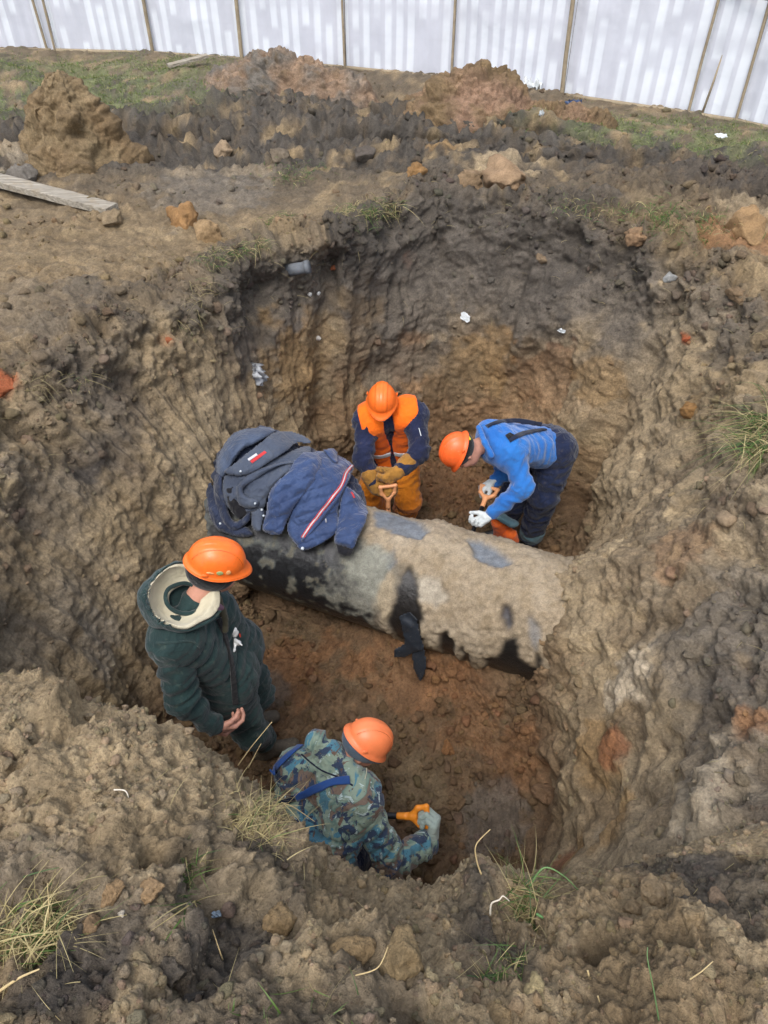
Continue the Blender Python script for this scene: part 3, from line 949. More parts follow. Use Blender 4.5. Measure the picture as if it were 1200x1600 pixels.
def ribbon(path, width, thick, bvh, lift=.004, n=40, name_mat=None, view=(0, 0, CZ)):
    """a strap laid on a surface: path of 3D points, pushed out on to the surface the camera side sees"""
    pts = smoothline(path, n)
    o = A(view, float) if False else np.asarray(view, float)
    out, nrm = [], []
    for p in pts:
        d = unit(p - o)
        h = bvh.ray_cast(Vector(o), Vector(d), 20)
        if h[0] is None:
            out.append(p); nrm.append(-d)
        else:
            nn = A(h[1]); nn = nn if np.dot(nn, d) < 0 else -nn
            out.append(A(h[0])); nrm.append(nn)
    out, nrm = A(out), A(nrm)
    k = np.ones(5) / 5
    pad = lambda x: np.concatenate([x[:1], x[:1], x, x[-1:], x[-1:]])
    out = np.stack([np.convolve(pad(out[:, i]), k, 'valid') for i in range(3)], 1)
    nrm = unit(np.stack([np.convolve(pad(nrm[:, i]), k, 'valid') for i in range(3)], 1))
    tan = unit(np.gradient(out, axis=0)); sd_ = unit(np.cross(tan, nrm))
    V = []
    for i in range(n):
        for a, b in ((-.5, 0), (-.46, 1), (-.25, 1.15), (0, 1.2), (.25, 1.15), (.46, 1), (.5, 0), (0, -.5)):
            V.append(out[i] + sd_[i] * a * width + nrm[i] * (lift + b * thick))
    V = A(V); m = 8; Fc = []
    for i in range(n - 1):
        for j in range(m):
            a, b = i * m + j, i * m + (j + 1) % m
            Fc.append((a, b, b + m, a + m))
    Fc += [tuple(range(m)), tuple((n - 1) * m + j for j in reversed(range(m)))]
    return V, Fc

def torso_prims(J, r=.11, ks=.07, shr=.085, hipr=.12, spread=1.0):
    neck = A(J['neck']); mid = (A(J['hipL']) + J['hipR']) / 2
    pr = [cone(J['shL'], J['shR'], shr, shr, ks), cone(J['hipL'], J['hipR'], hipr, hipr, ks)]
    for s in 'LR':
        pr.append(cone(A(J['sh' + s]) * .72 + neck * .28, A(J['hip' + s]) * .85 * spread + mid * (1 - .85 * spread), r, r, ks))
    return pr

def floor_at(x, y):
    h = BV_T.ray_cast(Vector((x, y, 1.0)), Vector((0, 0, -1)), 10)
    return h[0][2] if h[0] is not None else -2.0

def boot_prims(an, toe_dir, z=None, s=1.0):
    t = unit(A([toe_dir[0], toe_dir[1], 0.])); an = np.asarray(an, float)
    fz = floor_at(an[0] + t[0] * .06, an[1] + t[1] * .06) if z is None else z
    heel = A([an[0], an[1], fz + .045]) - t * .03; toe = A([an[0], an[1], fz + .038]) + t * .17
    return [cone(heel, toe, .045 * s, .042 * s, .03), cone(A([an[0], an[1], fz + .06]), an + A([0, 0, .12]), .055 * s, .062 * s, .03), cone(heel + t * .05 + A([0, 0, .045]), toe - t * .05 + A([0, 0, .01]), .042 * s, .035 * s, .02)]

def d_grip(parent_root, top, shaft_dir, wide_dir, gmat, w=.115, L=.13, r=.0135):
    """the D-shaped end of a shovel: two arms and a cross bar; top = middle of the bar"""
    s = unit(shaft_dir); wdir = unit(np.asarray(wide_dir) - np.dot(wide_dir, s) * s); top = np.asarray(top, float)
    stem = top + s * L
    pr = [cone(top - wdir * w / 2, top + wdir * w / 2, r, r, .008), cone(stem - s * .015, stem + s * .07, r * 1.35, r * 1.25, .01)]
    for q in (-1, 1):
        pr.append(cone(top + q * wdir * w / 2, top + q * wdir * w * .42 + s * L * .55, r * .95, r, .008))
        pr.append(cone(top + q * wdir * w * .42 + s * L * .55, stem, r, r * 1.2, .01))
    return mk('d_grip', *figure_mesh(pr, .0045, 1), gmat, parent_root)
# ------------------------------------------------------------------ the four workers
GREENJ = cloth_mat('green_padded_cloth', srgb(38, 62, 60), srgb(26, 44, 44), dirt=.35, dirtcol=srgb(96, 106, 92), rough=.8)
GREENT = cloth_mat('green_trouser_cloth', srgb(48, 68, 64), srgb(34, 50, 50), dirt=.35, dirtcol=srgb(110, 108, 92))
CREAM = cloth_mat('cream_fleece', srgb(206, 198, 172), srgb(186, 178, 152), dirt=.1, wrinkle=.8)
NAVY = cloth_mat('navy_work_cloth', srgb(30, 38, 68), srgb(20, 26, 50), dirt=.12, wrinkle=1.3)
NAVYT = cloth_mat('navy_trouser_cloth', srgb(28, 40, 70), srgb(18, 27, 52), dirt=.12, wrinkle=1.4)
BLUE = cloth_mat('bright_blue_fleece', srgb(40, 112, 186), srgb(30, 94, 166), dirt=.05, wrinkle=.9, sheen=.4)
VEST = cloth_mat('orange_vest_cloth', srgb(252, 118, 24), srgb(244, 104, 20), dirt=.08, wrinkle=.8, sheen=.1)
YELT = cloth_mat('yellow_trouser_cloth', srgb(214, 130, 28), srgb(190, 108, 20), dirt=.35, wrinkle=1.4, dirtcol=srgb(150, 98, 46))
ORT = cloth_mat('orange_trouser_cloth', srgb(240, 110, 40), srgb(214, 92, 30), dirt=.3, wrinkle=1.2)
REFL = plain_mat('reflective_band', srgb(200, 206, 208), .4, .12, 40, dirt=.3)
TEALR = cloth_mat('teal_reflective_band', srgb(88, 120, 130), dirt=.3)
LEATH = cloth_mat('mustard_leather', srgb(176, 122, 48), srgb(130, 96, 44), dirt=.45, dirtcol=srgb(96, 84, 56), wrinkle=1.5)
WGLOVE = cloth_mat('white_knit_glove', srgb(208, 212, 210), srgb(180, 186, 186), dirt=.25, wrinkle=1.0)
GGLOVE = cloth_mat('pale_grey_green_knit_glove', srgb(170, 182, 172), srgb(146, 160, 152), dirt=.25, wrinkle=1.0)
BRIGHTY = cloth_mat('yellow_tag', srgb(230, 220, 30), dirt=0)
STRAP = cloth_mat('blue_webbing', srgb(44, 80, 140), srgb(34, 66, 122), dirt=.08, wrinkle=.2)
DSTRAP = cloth_mat('dark_webbing', srgb(24, 32, 52), dirt=.08, wrinkle=.2)
CAPM = cloth_mat('grey_blue_cap', srgb(84, 98, 112), srgb(66, 80, 96), dirt=.15)
GRIPO = plain_mat('orange_grip_plastic', srgb(232, 140, 40), .45, .08, 30, dirt=.15)
GRIPP = plain_mat('pale_orange_grip_plastic', srgb(214, 150, 104), .5, .1, 30, dirt=.35)
SHAFT = plain_mat('black_shaft', srgb(24, 26, 30), .4, .1, 30, dirt=.25)
STEEL = plain_mat('muddy_steel', srgb(90, 84, 78), .6, .3, 18, dirt=.7, metal=.4)

def camo_mat():
    m, nt, b, out = new_mat('camouflage_cloth')
    geo = nt.nodes.new('ShaderNodeNewGeometry').outputs['Position']
    cols = [srgb(72, 122, 138), srgb(132, 148, 130), srgb(112, 94, 80), srgb(40, 56, 80), srgb(88, 116, 106), srgb(176, 192, 188)]
    n1 = nnoise(nt, 5.0, 3, .55, dist=1.2)
    c = nramp(nt, n1.outputs[0], [(0.0, cols[2]), (.43, cols[2]), (.445, cols[4]), (.50, cols[1]), (.55, cols[1]), (.565, cols[0]), (1, cols[0])])
    c.color_ramp.interpolation = 'LINEAR'
    n2 = nnoise(nt, 8, 5, .65, dist=1.6)
    f2 = nramp(nt, n2.outputs[0], [(.53, (0, 0, 0)), (.55, (1, 1, 1))])
    k = nmix(nt, 'MIX', f2.outputs[0], c.outputs[0], tuple(cols[3]))
    n3 = nnoise(nt, 11, 6, .7, dist=1.8)
    f3 = nramp(nt, n3.outputs[0], [(.60, (0, 0, 0)), (.62, (1, 1, 1))])
    k = nmix(nt, 'MIX', f3.outputs[0], k, tuple(cols[5]))
    n5 = nnoise(nt, 9, 5, .65, dist=1.6)
    f5 = nramp(nt, n5.outputs[0], [(.36, (1, 1, 1)), (.38, (0, 0, 0))])
    k = nmix(nt, 'MIX', f5.outputs[0], k, tuple(srgb(98, 74, 60)))
    nt.links.new(k, b.inputs['Base Color'])
    b.inputs['Roughness'].default_value = .85; b.inputs['Sheen Weight'].default_value = .2
    n4 = nnoise(nt, 16, 4, .6, dist=1.4)
    nbump(nt, b, [(n4.outputs[0], .5, .03), (nnoise(nt, 380, 2).outputs[0], .3, .0015)])
    return m
CAMO = camo_mat()

# ---------- worker in the dark green padded jacket, standing at the left
def green_worker():
    J = dict(head=P(336, 893, 3.45), neck=P(296, 952, 3.52), shR=P(268, 1010, 3.44), shL=P(338, 955, 3.78), elR=P(285, 1092, 3.56), wrR=P(338, 1136, 3.72),
             elL=P(372, 1030, 3.93), wrL=P(366, 1108, 3.92), knL=P(380, 1078, 4.2), knR=P(365, 1112, 4.25))
    pel = J['neck'] + A([0.09, .09, -.53])
    J['hipR'] = pel + A([.02, -.09, -.02]); J['hipL'] = pel + A([.02, .10, -.02])
    J['anR'] = A([-.72, 2.33, floor_at(-.72, 2.33) + .10]); J['anL'] = A([-.86, 2.52, floor_at(-.86, 2.52) + .10])
    J['knL'] = A([-.72, 2.42, -1.42]); J['knR'] = A([-.74, 2.2, -1.44])
    J['hup'] = unit(A([.30, .05, 1.0])); J['hfw'] = unit(A([.93, .12, -.55]))
    base = A([-.8, 2.4, floor_at(-.8, 2.4)])
    r = person('person in dark green padded jacket with cream hood lining, standing left with hands clasped', J, base=base)
    bp = body_prims(J)
    mk('body', *figure_mesh(bp, .011, 1), SKIN, r)
    eyes(r, J['head'], J['hup'], J['hfw'])
    tp = torso_prims(J, .125, .07, .085, .135)
    wrR2 = J['wrR'] - unit(J['wrR'] - J['elR']) * .03
    arms = [cone(J['shR'], J['elR'], .082, .070, .05), cone(J['elR'], wrR2, .070, .050, .03), cone(J['shL'], J['elL'], .078, .066, .05), cone(J['elL'], J['wrL'] - unit(J['wrL'] - J['elL']) * .03, .066, .048, .03)]
    skirt = [cone(J['hipR'] + A([-.02, 0, -.02]), J['hipR'] + A([-.02, -.01, -.13]), .135, .14, .06), cone(J['hipL'], J['hipL'] + A([-.02, 0, -.12]), .135, .135, .06)]
    V, Fc = figure_mesh(tp + skirt + [cone(J['neck'] - A([0, 0, .02]), J['neck'] + unit(J['head'] - J['neck']) * .045, .085, .066, .04)], .0085, 2, amp=.010, quilt=.078, qd=.010, seed=3, fa=14)
    jk = mk('jacket', V, Fc, GREENJ, r)
    allV, allF = [V], [Fc]
    for q in (0, 2):
        V2, F2 = figure_mesh(arms[q:q + 2], .008, 2, amp=.013, seed=40 + q, fa=16)
        mk('sleeve', V2, F2, GREENJ, jk); allF.append(F2 + sum(len(a) for a in allV)); allV.append(V2)
    bv = bvh_of(np.concatenate(allV), np.concatenate(allF))
    # zip placket and hem seams, cuffs
    mk('zip_placket', *ribbon([P(340, 965, 3.6), P(352, 1000, 3.7), P(362, 1045, 3.8), P(368, 1100, 3.9)], .03, .006, bv), BLACKC, jk)
    mk('shoulder_seam', *ribbon([P(243, 1005, 3.4), P(270, 1004, 3.4), P(300, 1002, 3.4), P(312, 1012, 3.5)], .010, .003, bv, .001), GREENT, jk)
    for s in 'RL':
        w, e = J['wr' + s], J['el' + s]; d = unit(w - e)
        mk('cuff', *figure_mesh([cone(w - d * .055, w - d * .025, .051, .050, .01)], .006, 1, amp=.002), GREENT, jk)
    # trousers and boots
    tr = [cone(J['hipL'], J['hipR'], .11, .11, .05)]
    for s in 'LR':
        tr += [cone(J['hip' + s], J['kn' + s], .105, .088, .05), cone(J['kn' + s], J['an' + s] + A([0, 0, .08]), .088, .075, .04)]
    trs = mk('trousers', *figure_mesh(tr, .011, 2, amp=.013, seed=8), GREENT, r)
    mk('boot', *figure_mesh(boot_prims(J['anR'], (.95, .3)), .007, 1, amp=.003), BOOT, r)
    mk('boot', *figure_mesh(boot_prims(J['anL'], (1, .35)), .007, 1, amp=.003), BOOT, r)
    # hood lying open round the neck
    hc = P(278, 932, 3.38); up = unit(A([.16, -.50, 1.0])); fw = unit(A([1.0, .25, -.35])); sd_ = np.cross(up, fw)
    axs = [fw, sd_, up]
    outer = ball(hc + fw * .02, A([.185, .160, .125]), .01, axs); inner = ball(hc + up * .022 + fw * .03, A([.170, .148, .118]), .01, axs)
    lip = hc + up * .030
    def hood_fn(p):
        o = sdf_prim(outer, p); i = sdf_prim(inner, p)
        pl = (p - lip) @ up - .035 * ((p - lip) @ fw < 0) * 1.0 + .35 * ((p - lip) @ fw) * (1)
        return np.maximum(np.maximum(np.maximum(o, -i), pl), .028 - np.hypot((p - hc) @ sd_ + .02, np.minimum((p - hc) @ fw - .14, 0)))
    V, Fc = surface_nets(hood_fn, hc - .22, hc + .22, .0065)
    V = relax(V, Fc, 2); N = vnormals(V, Fc)
    sag = lambda V: V + up * (.022 * noise3(V * 6.5, 2))[:, None] + fw * (.020 * noise3(V * 6.5, 12))[:, None] + sd_ * (.020 * noise3(V * 6.5, 22))[:, None]
    V = sag(V + N * (.006 * noise3(V * 16, 2) + .003 * noise3(V * 40, 4))[:, None])
    hd = mk('hood', V, Fc, GREENJ, r)
    inner2 = ball(hc + up * .046 + fw * .030, A([.148, .127, .108]), .01, axs); in1 = ball(hc + up * .022 + fw * .03, A([.1655, .1435, .1135]), .01, axs)
    hole = cone(hc + up * -.10 + fw * .022, hc + up * .12 + fw * .03, .070, .078, .02)
    def lin_fn(p):
        o = sdf_prim(in1, p); i = np.minimum(sdf_prim(inner2, p), sdf_prim(hole, p))
        pl = (p - lip) @ up - .012 + .35 * ((p - lip) @ fw)
        return np.maximum(np.maximum(o, -i), pl)
    V, Fc = surface_nets(lin_fn, hc - .22, hc + .22, .005)
    V = relax(V, Fc, 2); N = vnormals(V, Fc)
    V = sag(V + N * (.004 * noise3(V * 12, 7))[:, None])
    mk('hood_lining', V, Fc, CREAM, hd)
    ringp = [hc - up * (.030 + .012 * math.cos(a)) + fw * .025 + (math.cos(a) * fw * .078 + math.sin(a) * sd_ * .074) for a in np.linspace(.35, 2 * math.pi - .35, 40)]
    mk('collar_edge', *tube(sag(A(ringp)), .010, 8), GREENJ, hd)
    # shirt collar at the throat, and the bag in the breast pocket
    mk('checked_collar', *figure_mesh([cone(P(318, 935, 3.52), P(338, 956, 3.58), .022, .016, .01), cone(P(325, 930, 3.56), P(345, 950, 3.6), .018, .014, .01)], .006, 1, amp=.004), SHIRT, r)
    mk('inner_collar', *figure_mesh([cone(P(336, 928, 3.6), P(350, 965, 3.62), .022, .02, .01), cone(P(350, 965, 3.62), P(352, 985, 3.62), .02, .014, .01)], .006, 1, amp=.004), OLIVE, r)
    # knitted cap below the helmet
    hup, hfw = unit(J['hup']), None
    cup, cfw = J['hup'], unit(J['hfw'] - np.dot(J['hfw'], J['hup']) * J['hup']); csd = np.cross(cup, cfw)
    mk('black_cap', *figure_mesh([ball(J['head'] + cup * .004 - cfw * .016, A([.117, .096, .090]), .01, [cfw, csd, cup])], .006, 1, amp=.001), BLACKC, r)
    hat, pt = hard_hat(r, J['head'] + cup * .066 - cfw * .004, cup, cfw, HAT, 1.03)
    # worn sticker marks on the side of the helmet
    for x, z, w, h_, mt in ((.015, .035, .016, .011, STK), (-.03, .028, .02, .006, STK2), (.055, .036, .014, .012, STK2)):
        yy = -.115 * math.sqrt(max(0, 1 - (x / .139) ** 2 - (z / .132) ** 2)) * 1.0 - .001
        p = pt(x, yy, z); nn = unit(csd * -1 + cup * .25)
        tt = unit(np.cross(cup, nn))
        V, Fc = figure_mesh([ball(p, A([w, h_, .004]), .002, [tt, np.cross(nn, tt), nn])], .0025, 0)
        mk('sticker', V, Fc, mt, hat)
    # hands clasped in front, low
    dR = unit(J['wrR'] - J['elR'])
    hr = hand_prims(J['wrR'], unit(A([.75, .35, -.45])), unit(A([.3, .8, .3])), unit(A([.2, -.1, 1])), (35, 45, 30), 1.08)
    hl = hand_prims(J['wrL'] + A([.0, 0, -.01]), unit(A([-.35, -.65, -.75])), unit(A([-.6, -.4, .5])), unit(A([.3, .3, 1])), (45, 55, 30), 1.08)
    mk('hand', *figure_mesh(hr, .0032, 1), SKIN, r); mk('hand', *figure_mesh(hl, .0032, 1), SKIN, r)
    # the white packet
    b = empty('plastic_bag', P(366, 1000, 3.72), 'small crumpled white plastic bag with red print tucked at green jacket front', 'plastic bag')
    V, Fc = figure_mesh([ball(P(366, 988, 3.73), A([.022, .016, .034]), .01), ball(P(372, 1004, 3.73), A([.014, .010, .020]), .01), cone(P(368, 1000, 3.73), P(378, 1008, 3.70), .008, .004, .006), cone(P(368, 1000, 3.73), P(366, 1018, 3.72), .008, .006, .006)], .004, 1)
    V = V + vnormals(V, Fc) * (.004 * noise3(V * 60, 3))[:, None]
    mk('film', V, Fc, BAGM, b)
    V, Fc = figure_mesh([ball(P(375, 993, 3.70), A([.005, .004, .018]), .01)], .003, 1)
    mk('red_print', V, Fc, REDM, b)
    return r

# ---------- worker in orange vest behind the pipe
def orange_worker():
    J = dict(head=P(597, 632, 5.28), neck=P(605, 640, 5.48), shR=P(572, 660, 5.42), shL=P(649, 648, 5.42), elR=P(568, 718, 5.40), wrR=P(588, 762, 5.42), elL=P(656, 706, 5.36), wrL=P(622, 737, 5.32))
    pel = J['neck'] + A([.03, .09, -.50])
    fz = -2.1
    J['hipR'] = pel + A([-.09, 0, -.0]); J['hipL'] = pel + A([.10, 0, 0])
    J['anR'] = A([-.07, 4.47, floor_at(-.07, 4.47) + .09]); J['anL'] = A([.17, 4.45, floor_at(.17, 4.45) + .09])
    J['knR'] = A([-.12, 4.40, -1.72]); J['knL'] = A([.19, 4.38, -1.72])
    J['hup'] = unit(A([-.02, -.30, 1.0])); J['hfw'] = unit(A([-.05, -1.0, -.55]))
    r = person('person in orange helmet and orange vest over navy jacket, digging behind the pipe', J, base=A([.05, 4.46, floor_at(.05, 4.46)]))
    mk('body', *figure_mesh(body_prims(J), .013, 1), SKIN, r)
    eyes(r, J['head'], J['hup'], J['hfw'])
    tp = torso_prims(J, .115, .06, .08, .12)
    arms = []
    for s in 'LR':
        w = J['wr' + s] - unit(J['wr' + s] - J['el' + s]) * .05
        arms += [cone(J['sh' + s], J['el' + s], .078, .068, .05), cone(J['el' + s], w, .068, .056, .03)]
    V, Fc = figure_mesh(tp + arms, .0125, 2, amp=.010, seed=13)
    jk = mk('jacket', V, Fc, NAVY, r)
    bv0 = bvh_of(V, Fc)
    mk('sleeve_zip', *ribbon([P(654, 668, 5.2), P(658, 682, 5.2)], .006, .003, bv0, .001, 10), REFL, jk)
    # vest: thicker torso, open down the front and at the arm holes
    ft = unit(np.cross(J['shL'] - J['shR'], J['neck'] - pel)); ft = ft if ft[1] < 0 else -ft
    upv = unit(J['neck'] - pel); sdv = unit(J['shL'] - J['shR'])
    ctr = (J['neck'] + pel) / 2
    vt = torso_prims(J, .118, .06, .083, .124)
    def cutv(p):
        q = p - J['neck']; x = q @ sdv; z = q @ upv; f = q @ ft
        side_cut = np.abs(x + .0) - (.198 + .14 * z)                          # arm holes
        body = -.50 - z                                                     # hem
        gap = np.where(f > -.03, (.010 + .026 * sstep(-.28, -.05, z) + .012 * sstep(-.3, -.45, z)) - np.abs(x + .008), -1)
        return np.maximum(np.maximum(side_cut, body), gap)
    V, Fc = figure_mesh(vt, .009, 1, amp=.004, cut=cutv, inflate=.014, seed=14)
    vs = mk('safety_vest', V, Fc, VEST, r)
    def cutb(p):
        q = p - J['neck']; z = q @ upv
        return np.maximum(cutv(p), np.abs(z + .34 - .05 * np.abs(q @ sdv)) - .022)
    V, Fc = figure_mesh(vt, .006, 1, cut=cutb, inflate=.0195)
    mk('reflective_band', V, Fc, REFL, vs)
    mk('shirt_front', *figure_mesh([cone(J['neck'] + ft * .07 - upv * .04, J['neck'] + ft * .105 - upv * .22, .035, .02, .02)], .007, 1), BLACKC, r)
    tr = [cone(J['hipL'], J['hipR'], .12, .12, .05)]
    for s in 'LR':
        tr += [cone(J['hip' + s], J['kn' + s], .115, .098, .05), cone(J['kn' + s], J['an' + s] + A([0, 0, .05]), .098, .10, .03)]
    mk('trousers', *figure_mesh(tr, .0125, 2, amp=.009, seed=15), YELT, r)
    for s in 'LR':
        mk('boot', *figure_mesh(boot_prims(J['an' + s], (.1 if s == 'L' else -.1, -1)), .008, 1), RUBBER, r)
    hat, pt = hard_hat(r, J['head'] + unit(J['hup']) * .05, J['hup'], J['hfw'], HAT, 1.0)
    # gauntlets: cuff and glove, both closed on the handle
    grip = P(606, 757, 5.36)
    sh_dir = unit(A([0.02, -.12, -1.0]))
    for s, kd, side in (('R', unit(grip + A([0, -.01, -.06]) - J['wrR']), 1), ('L', unit(grip + A([0, 0, .05]) - J['wrL']), -1)):
        e, w = J['el' + s], J['wr' + s]; d = unit(w - e)
        cuff = [cone(w - d * .10, w + d * .01, .066, .048, .02)]
        pn = unit(A([side * .75, .2, -.35])); hp = hand_prims(w, kd, pn, unit(A([0, -.8, .6])), (55, 70, 45), 1.45, size=1.12)
        mk('gauntlet', *figure_mesh(cuff + hp, .0058, 1, amp=.004, seed=16 + side), LEATH, r)
    s = empty('shovel', grip, 'shovel with pale orange D grip held by the worker in the orange vest', 'shovel')
    mk('shaft', *tube([grip + sh_dir * .09, grip + sh_dir * .5], [.016, .016], 12), GRIPP, s)
    d_grip(s, grip + A([0, -.02, 0]), sh_dir, A([1, 0.2, 0]), GRIPP, .11, .11)
    tipc = grip + sh_dir * .58
    shovel_blade(s, tipc, sh_dir, A([1, .1, 0]))
    return r

def shovel_blade(root, c_, along, wide, w=.2, L=.26):
    al = unit(along); wd = unit(np.asarray(wide) - np.dot(wide, al) * al); n = np.cross(al, wd)
    nu, nv = 13, 15; V = []
    for i in range(nu):
        for j in range(nv):
            t = j / (nv - 1); s = (i / (nu - 1) - .5) * 2
            hw = w / 2 * (1 - .75 * max(0, t - .55) ** 1.5 / .3 * .6) * (1 if t > .02 else .9)
            V.append(c_ + al * (t - .3) * L + wd * s * hw + n * (.03 * s * s - .015 * math.sin(t * 3)))
    V = A(V); Fc = grid_faces(nu, nv)
    V2 = V + n * .003
    mk('blade', np.concatenate([V, V2]), np.concatenate([Fc, Fc[:, ::-1] + len(V)]), STEEL, root)
    mk('socket', *tube([c_ - al * L * .55, c_ - al * L * .1], [.018, .014], 10), STEEL, root)

# ---------- worker in bright blue sweatshirt, bent over at the right
def blue_worker():
    J = dict(head=P(726, 706, 4.98), neck=P(768, 690, 5.08), shR=P(800, 706, 4.98), shL=P(772, 686, 5.32), elR=P(818, 762, 4.98), wrR=P(764, 806, 5.08), elL=P(792, 735, 5.42), wrL=P(768, 757, 5.40))
    J['hipR'] = P(868, 704, 5.32); J['hipL'] = P(846, 694, 5.56)
    J['knR'] = P(850, 775, 5.50); J['knL'] = P(800, 782, 5.80)
    J['anR'] = A([1.16, 4.20, floor_at(1.16, 4.20) + .10]); J['anL'] = A([.98, 4.33, floor_at(.98, 4.33) + .10])
    J['hup'] = unit(A([-.86, -.10, .34])); J['hfw'] = unit(A([-.42, -.22, -.9]))
    r = person('person in bright blue sweatshirt and navy bib overalls, bent over a shovel at the right', J, base=A([1.1, 4.25, floor_at(1.1, 4.25)]))
    mk('body', *figure_mesh(body_prims(J), .013, 1), SKIN, r)
    eyes(r, J['head'], J['hup'], J['hfw'])
    mid = (J['hipR'] + J['hipL']) / 2
    tp = [cone(J['shL'], J['shR'], .09, .09, .06), cone(J['neck'] * .6 + (J['shL'] + J['shR']) * .2, mid, .135, .14, .07)]
    for s in 'LR': tp.append(cone(J['sh' + s] * .75 + J['neck'] * .25, J['hip' + s] * .8 + mid * .2, .115, .125, .07))
    arms = []
    for s in 'LR':
        w = J['wr' + s] - unit(J['wr' + s] - J['el' + s]) * .035
        arms += [cone(J['sh' + s], J['el' + s], .082, .066, .06), cone(J['el' + s], w, .066, .046, .03)]
    bn = unit(J['neck'] - mid)
    hood = [ball(J['neck'] + A([.02, 0, .055]), A([.10, .14, .075]), .05, [bn, unit(np.cross(bn, A([0, 0, 1.]))), np.cross(unit(np.cross(bn, A([0, 0, 1.]))), bn)])]
    V, Fc = figure_mesh(tp + arms + hood, .0125, 2, amp=.009, seed=23)
    sw = mk('sweatshirt', V, Fc, BLUE, r); bv = bvh_of(V, Fc)
    mk('hood_edge', *figure_mesh([cone(P(748, 668, 4.98), P(757, 690, 4.9), .018, .018, .02), cone(P(757, 690, 4.9), P(768, 712, 4.9), .018, .016, .02)], .006, 1, amp=.003), BLUE, sw)
    # bib overalls: seat, bib back and straps
    ov = [cone(J['hipL'], J['hipR'], .142, .142, .06), cone(mid + bn * .0, mid + bn * .06, .155, .15, .05)]
    for s in 'LR':
        ov += [cone(J['hip' + s], J['kn' + s], .135, .105, .05), cone(J['kn' + s], J['an' + s] + A([0, 0, .10]), .105, .085, .03)]
    V, Fc = figure_mesh(ov, .0125, 2, amp=.012, seed=24)
    ovl = mk('overalls', V, Fc, NAVYT, r); 
    ta = tp
    ctr0 = mid + bn * .02
    def cutbib(p):
        q = p - mid; z = q @ bn; x = q @ unit(J['shR'] - J['shL'])
        upn = unit(np.cross(J['shR'] - J['shL'], bn)); upn = upn if upn[2] > 0 else -upn
        t = z - (.12 + .12 * np.clip(1 - np.abs(x) / .12, 0, 1))
        return t
    V2, F2 = figure_mesh(tp, .011, 1, amp=.004, cut=cutbib, inflate=.014, seed=25)
    mk('bib_back', V2, F2, NAVYT, ovl)
    
    mk('strap', *ribbon([P(852, 672, 5), P(818, 678, 4.9), P(795, 689, 4.9)], .035, .006, bv, .006), DSTRAP, ovl)
    mk('strap', *ribbon([P(848, 664, 5), P(810, 657, 5.1), P(780, 660, 5.1), P(760, 668, 5.1)], .03, .006, bv, .006), DSTRAP, ovl)
    mk('buckle', *ribbon([P(800, 680, 4.9), P(792, 685, 4.9)], .04, .008, bv, .008, 8), BLACKC, ovl)
    for s, zz in (('R', .10), ('L', .10)):
        a = J['an' + s] + A([0, 0, zz])
        k = unit(J['kn' + s] - a)
        mk('reflective_band', *figure_mesh([cone(a + k * .03, a + k * .07, .093, .096, .01)], .007, 1, amp=.004), TEALR, ovl)
    # orange padded trouser front seen between the legs
    mk('orange_knee_panel', *figure_mesh([cone(P(782, 815, 5.6), P(786, 840, 5.75), .06, .06, .03), cone(P(796, 835, 5.62), P(800, 850, 5.75), .05, .05, .03)], .008, 1, amp=.008), ORT, r)
    mk('knee_band', *figure_mesh([cone(P(800, 818, 5.5), P(780, 806, 5.5), .05, .052, .02, .5, A([0, .5, 1]))], .008, 1, amp=.004), TEALR, r)
    for s in 'LR':
        mk('boot', *figure_mesh(boot_prims(J['an' + s], (-1, -.2)), .008, 1), RUBBER, r)
    cup, cfw = J['hup'], unit(J['hfw'] - np.dot(J['hfw'], J['hup']) * J['hup']); csd = np.cross(cup, cfw)
    mk('dark_cap', *figure_mesh([ball(J['head'] + cup * .03 - cfw * .012, A([.112, .092, .078]), .01, [cfw, csd, cup])], .006, 1), BLACKC, r)
    hat, pt = hard_hat(r, J['head'] + cup * .05, cup, cfw, HATR, 1.0, peak_len=.03)
    tg = J['head'] + cup * .028 - cfw * .115
    mk('yellow_tag', *figure_mesh([cone(tg - csd * .05, tg + csd * .04, .013, .013, .005, .6, cfw)], .005, 1), BRIGHTY, hat)
    # gloves
    top = P(765, 762, 5.36)
    sh_dir = unit(P(746, 812, 5.22) - top)
    hr = hand_prims(J['wrR'], unit(A([-.75, -.1, -.55])), unit(A([-.35, .3, -.8]) * -1 + A([-.9, 0, 0])), unit(A([-.2, .8, .3])), (50, 65, 45), 1.15)
    mk('glove', *figure_mesh(hr, .0052, 1, amp=.002), WGLOVE, r)
    hl = hand_prims(J['wrL'] + A([-.0, 0, .02]), unit(A([-.55, -.25, -.25])), unit(A([-.1, -.35, -.9])), unit(A([.2, -.9, .2])), (60, 70, 45), 1.15)
    mk('glove', *figure_mesh(hl, .0052, 1, amp=.002), WGLOVE, r)
    s = empty('shovel', top, 'shovel with pale wooden-coloured D grip held by the worker in blue', 'shovel')
    d_grip(s, top, sh_dir, A([1, .1, .1]), GRIPP, .12, .10)
    mk('shaft', *tube([top + sh_dir * .12, top + sh_dir * .62], [.016, .017], 12), SHAFT, s)
    shovel_blade(s, top + sh_dir * .72, sh_dir, A([.6, .8, 0]))
    return r

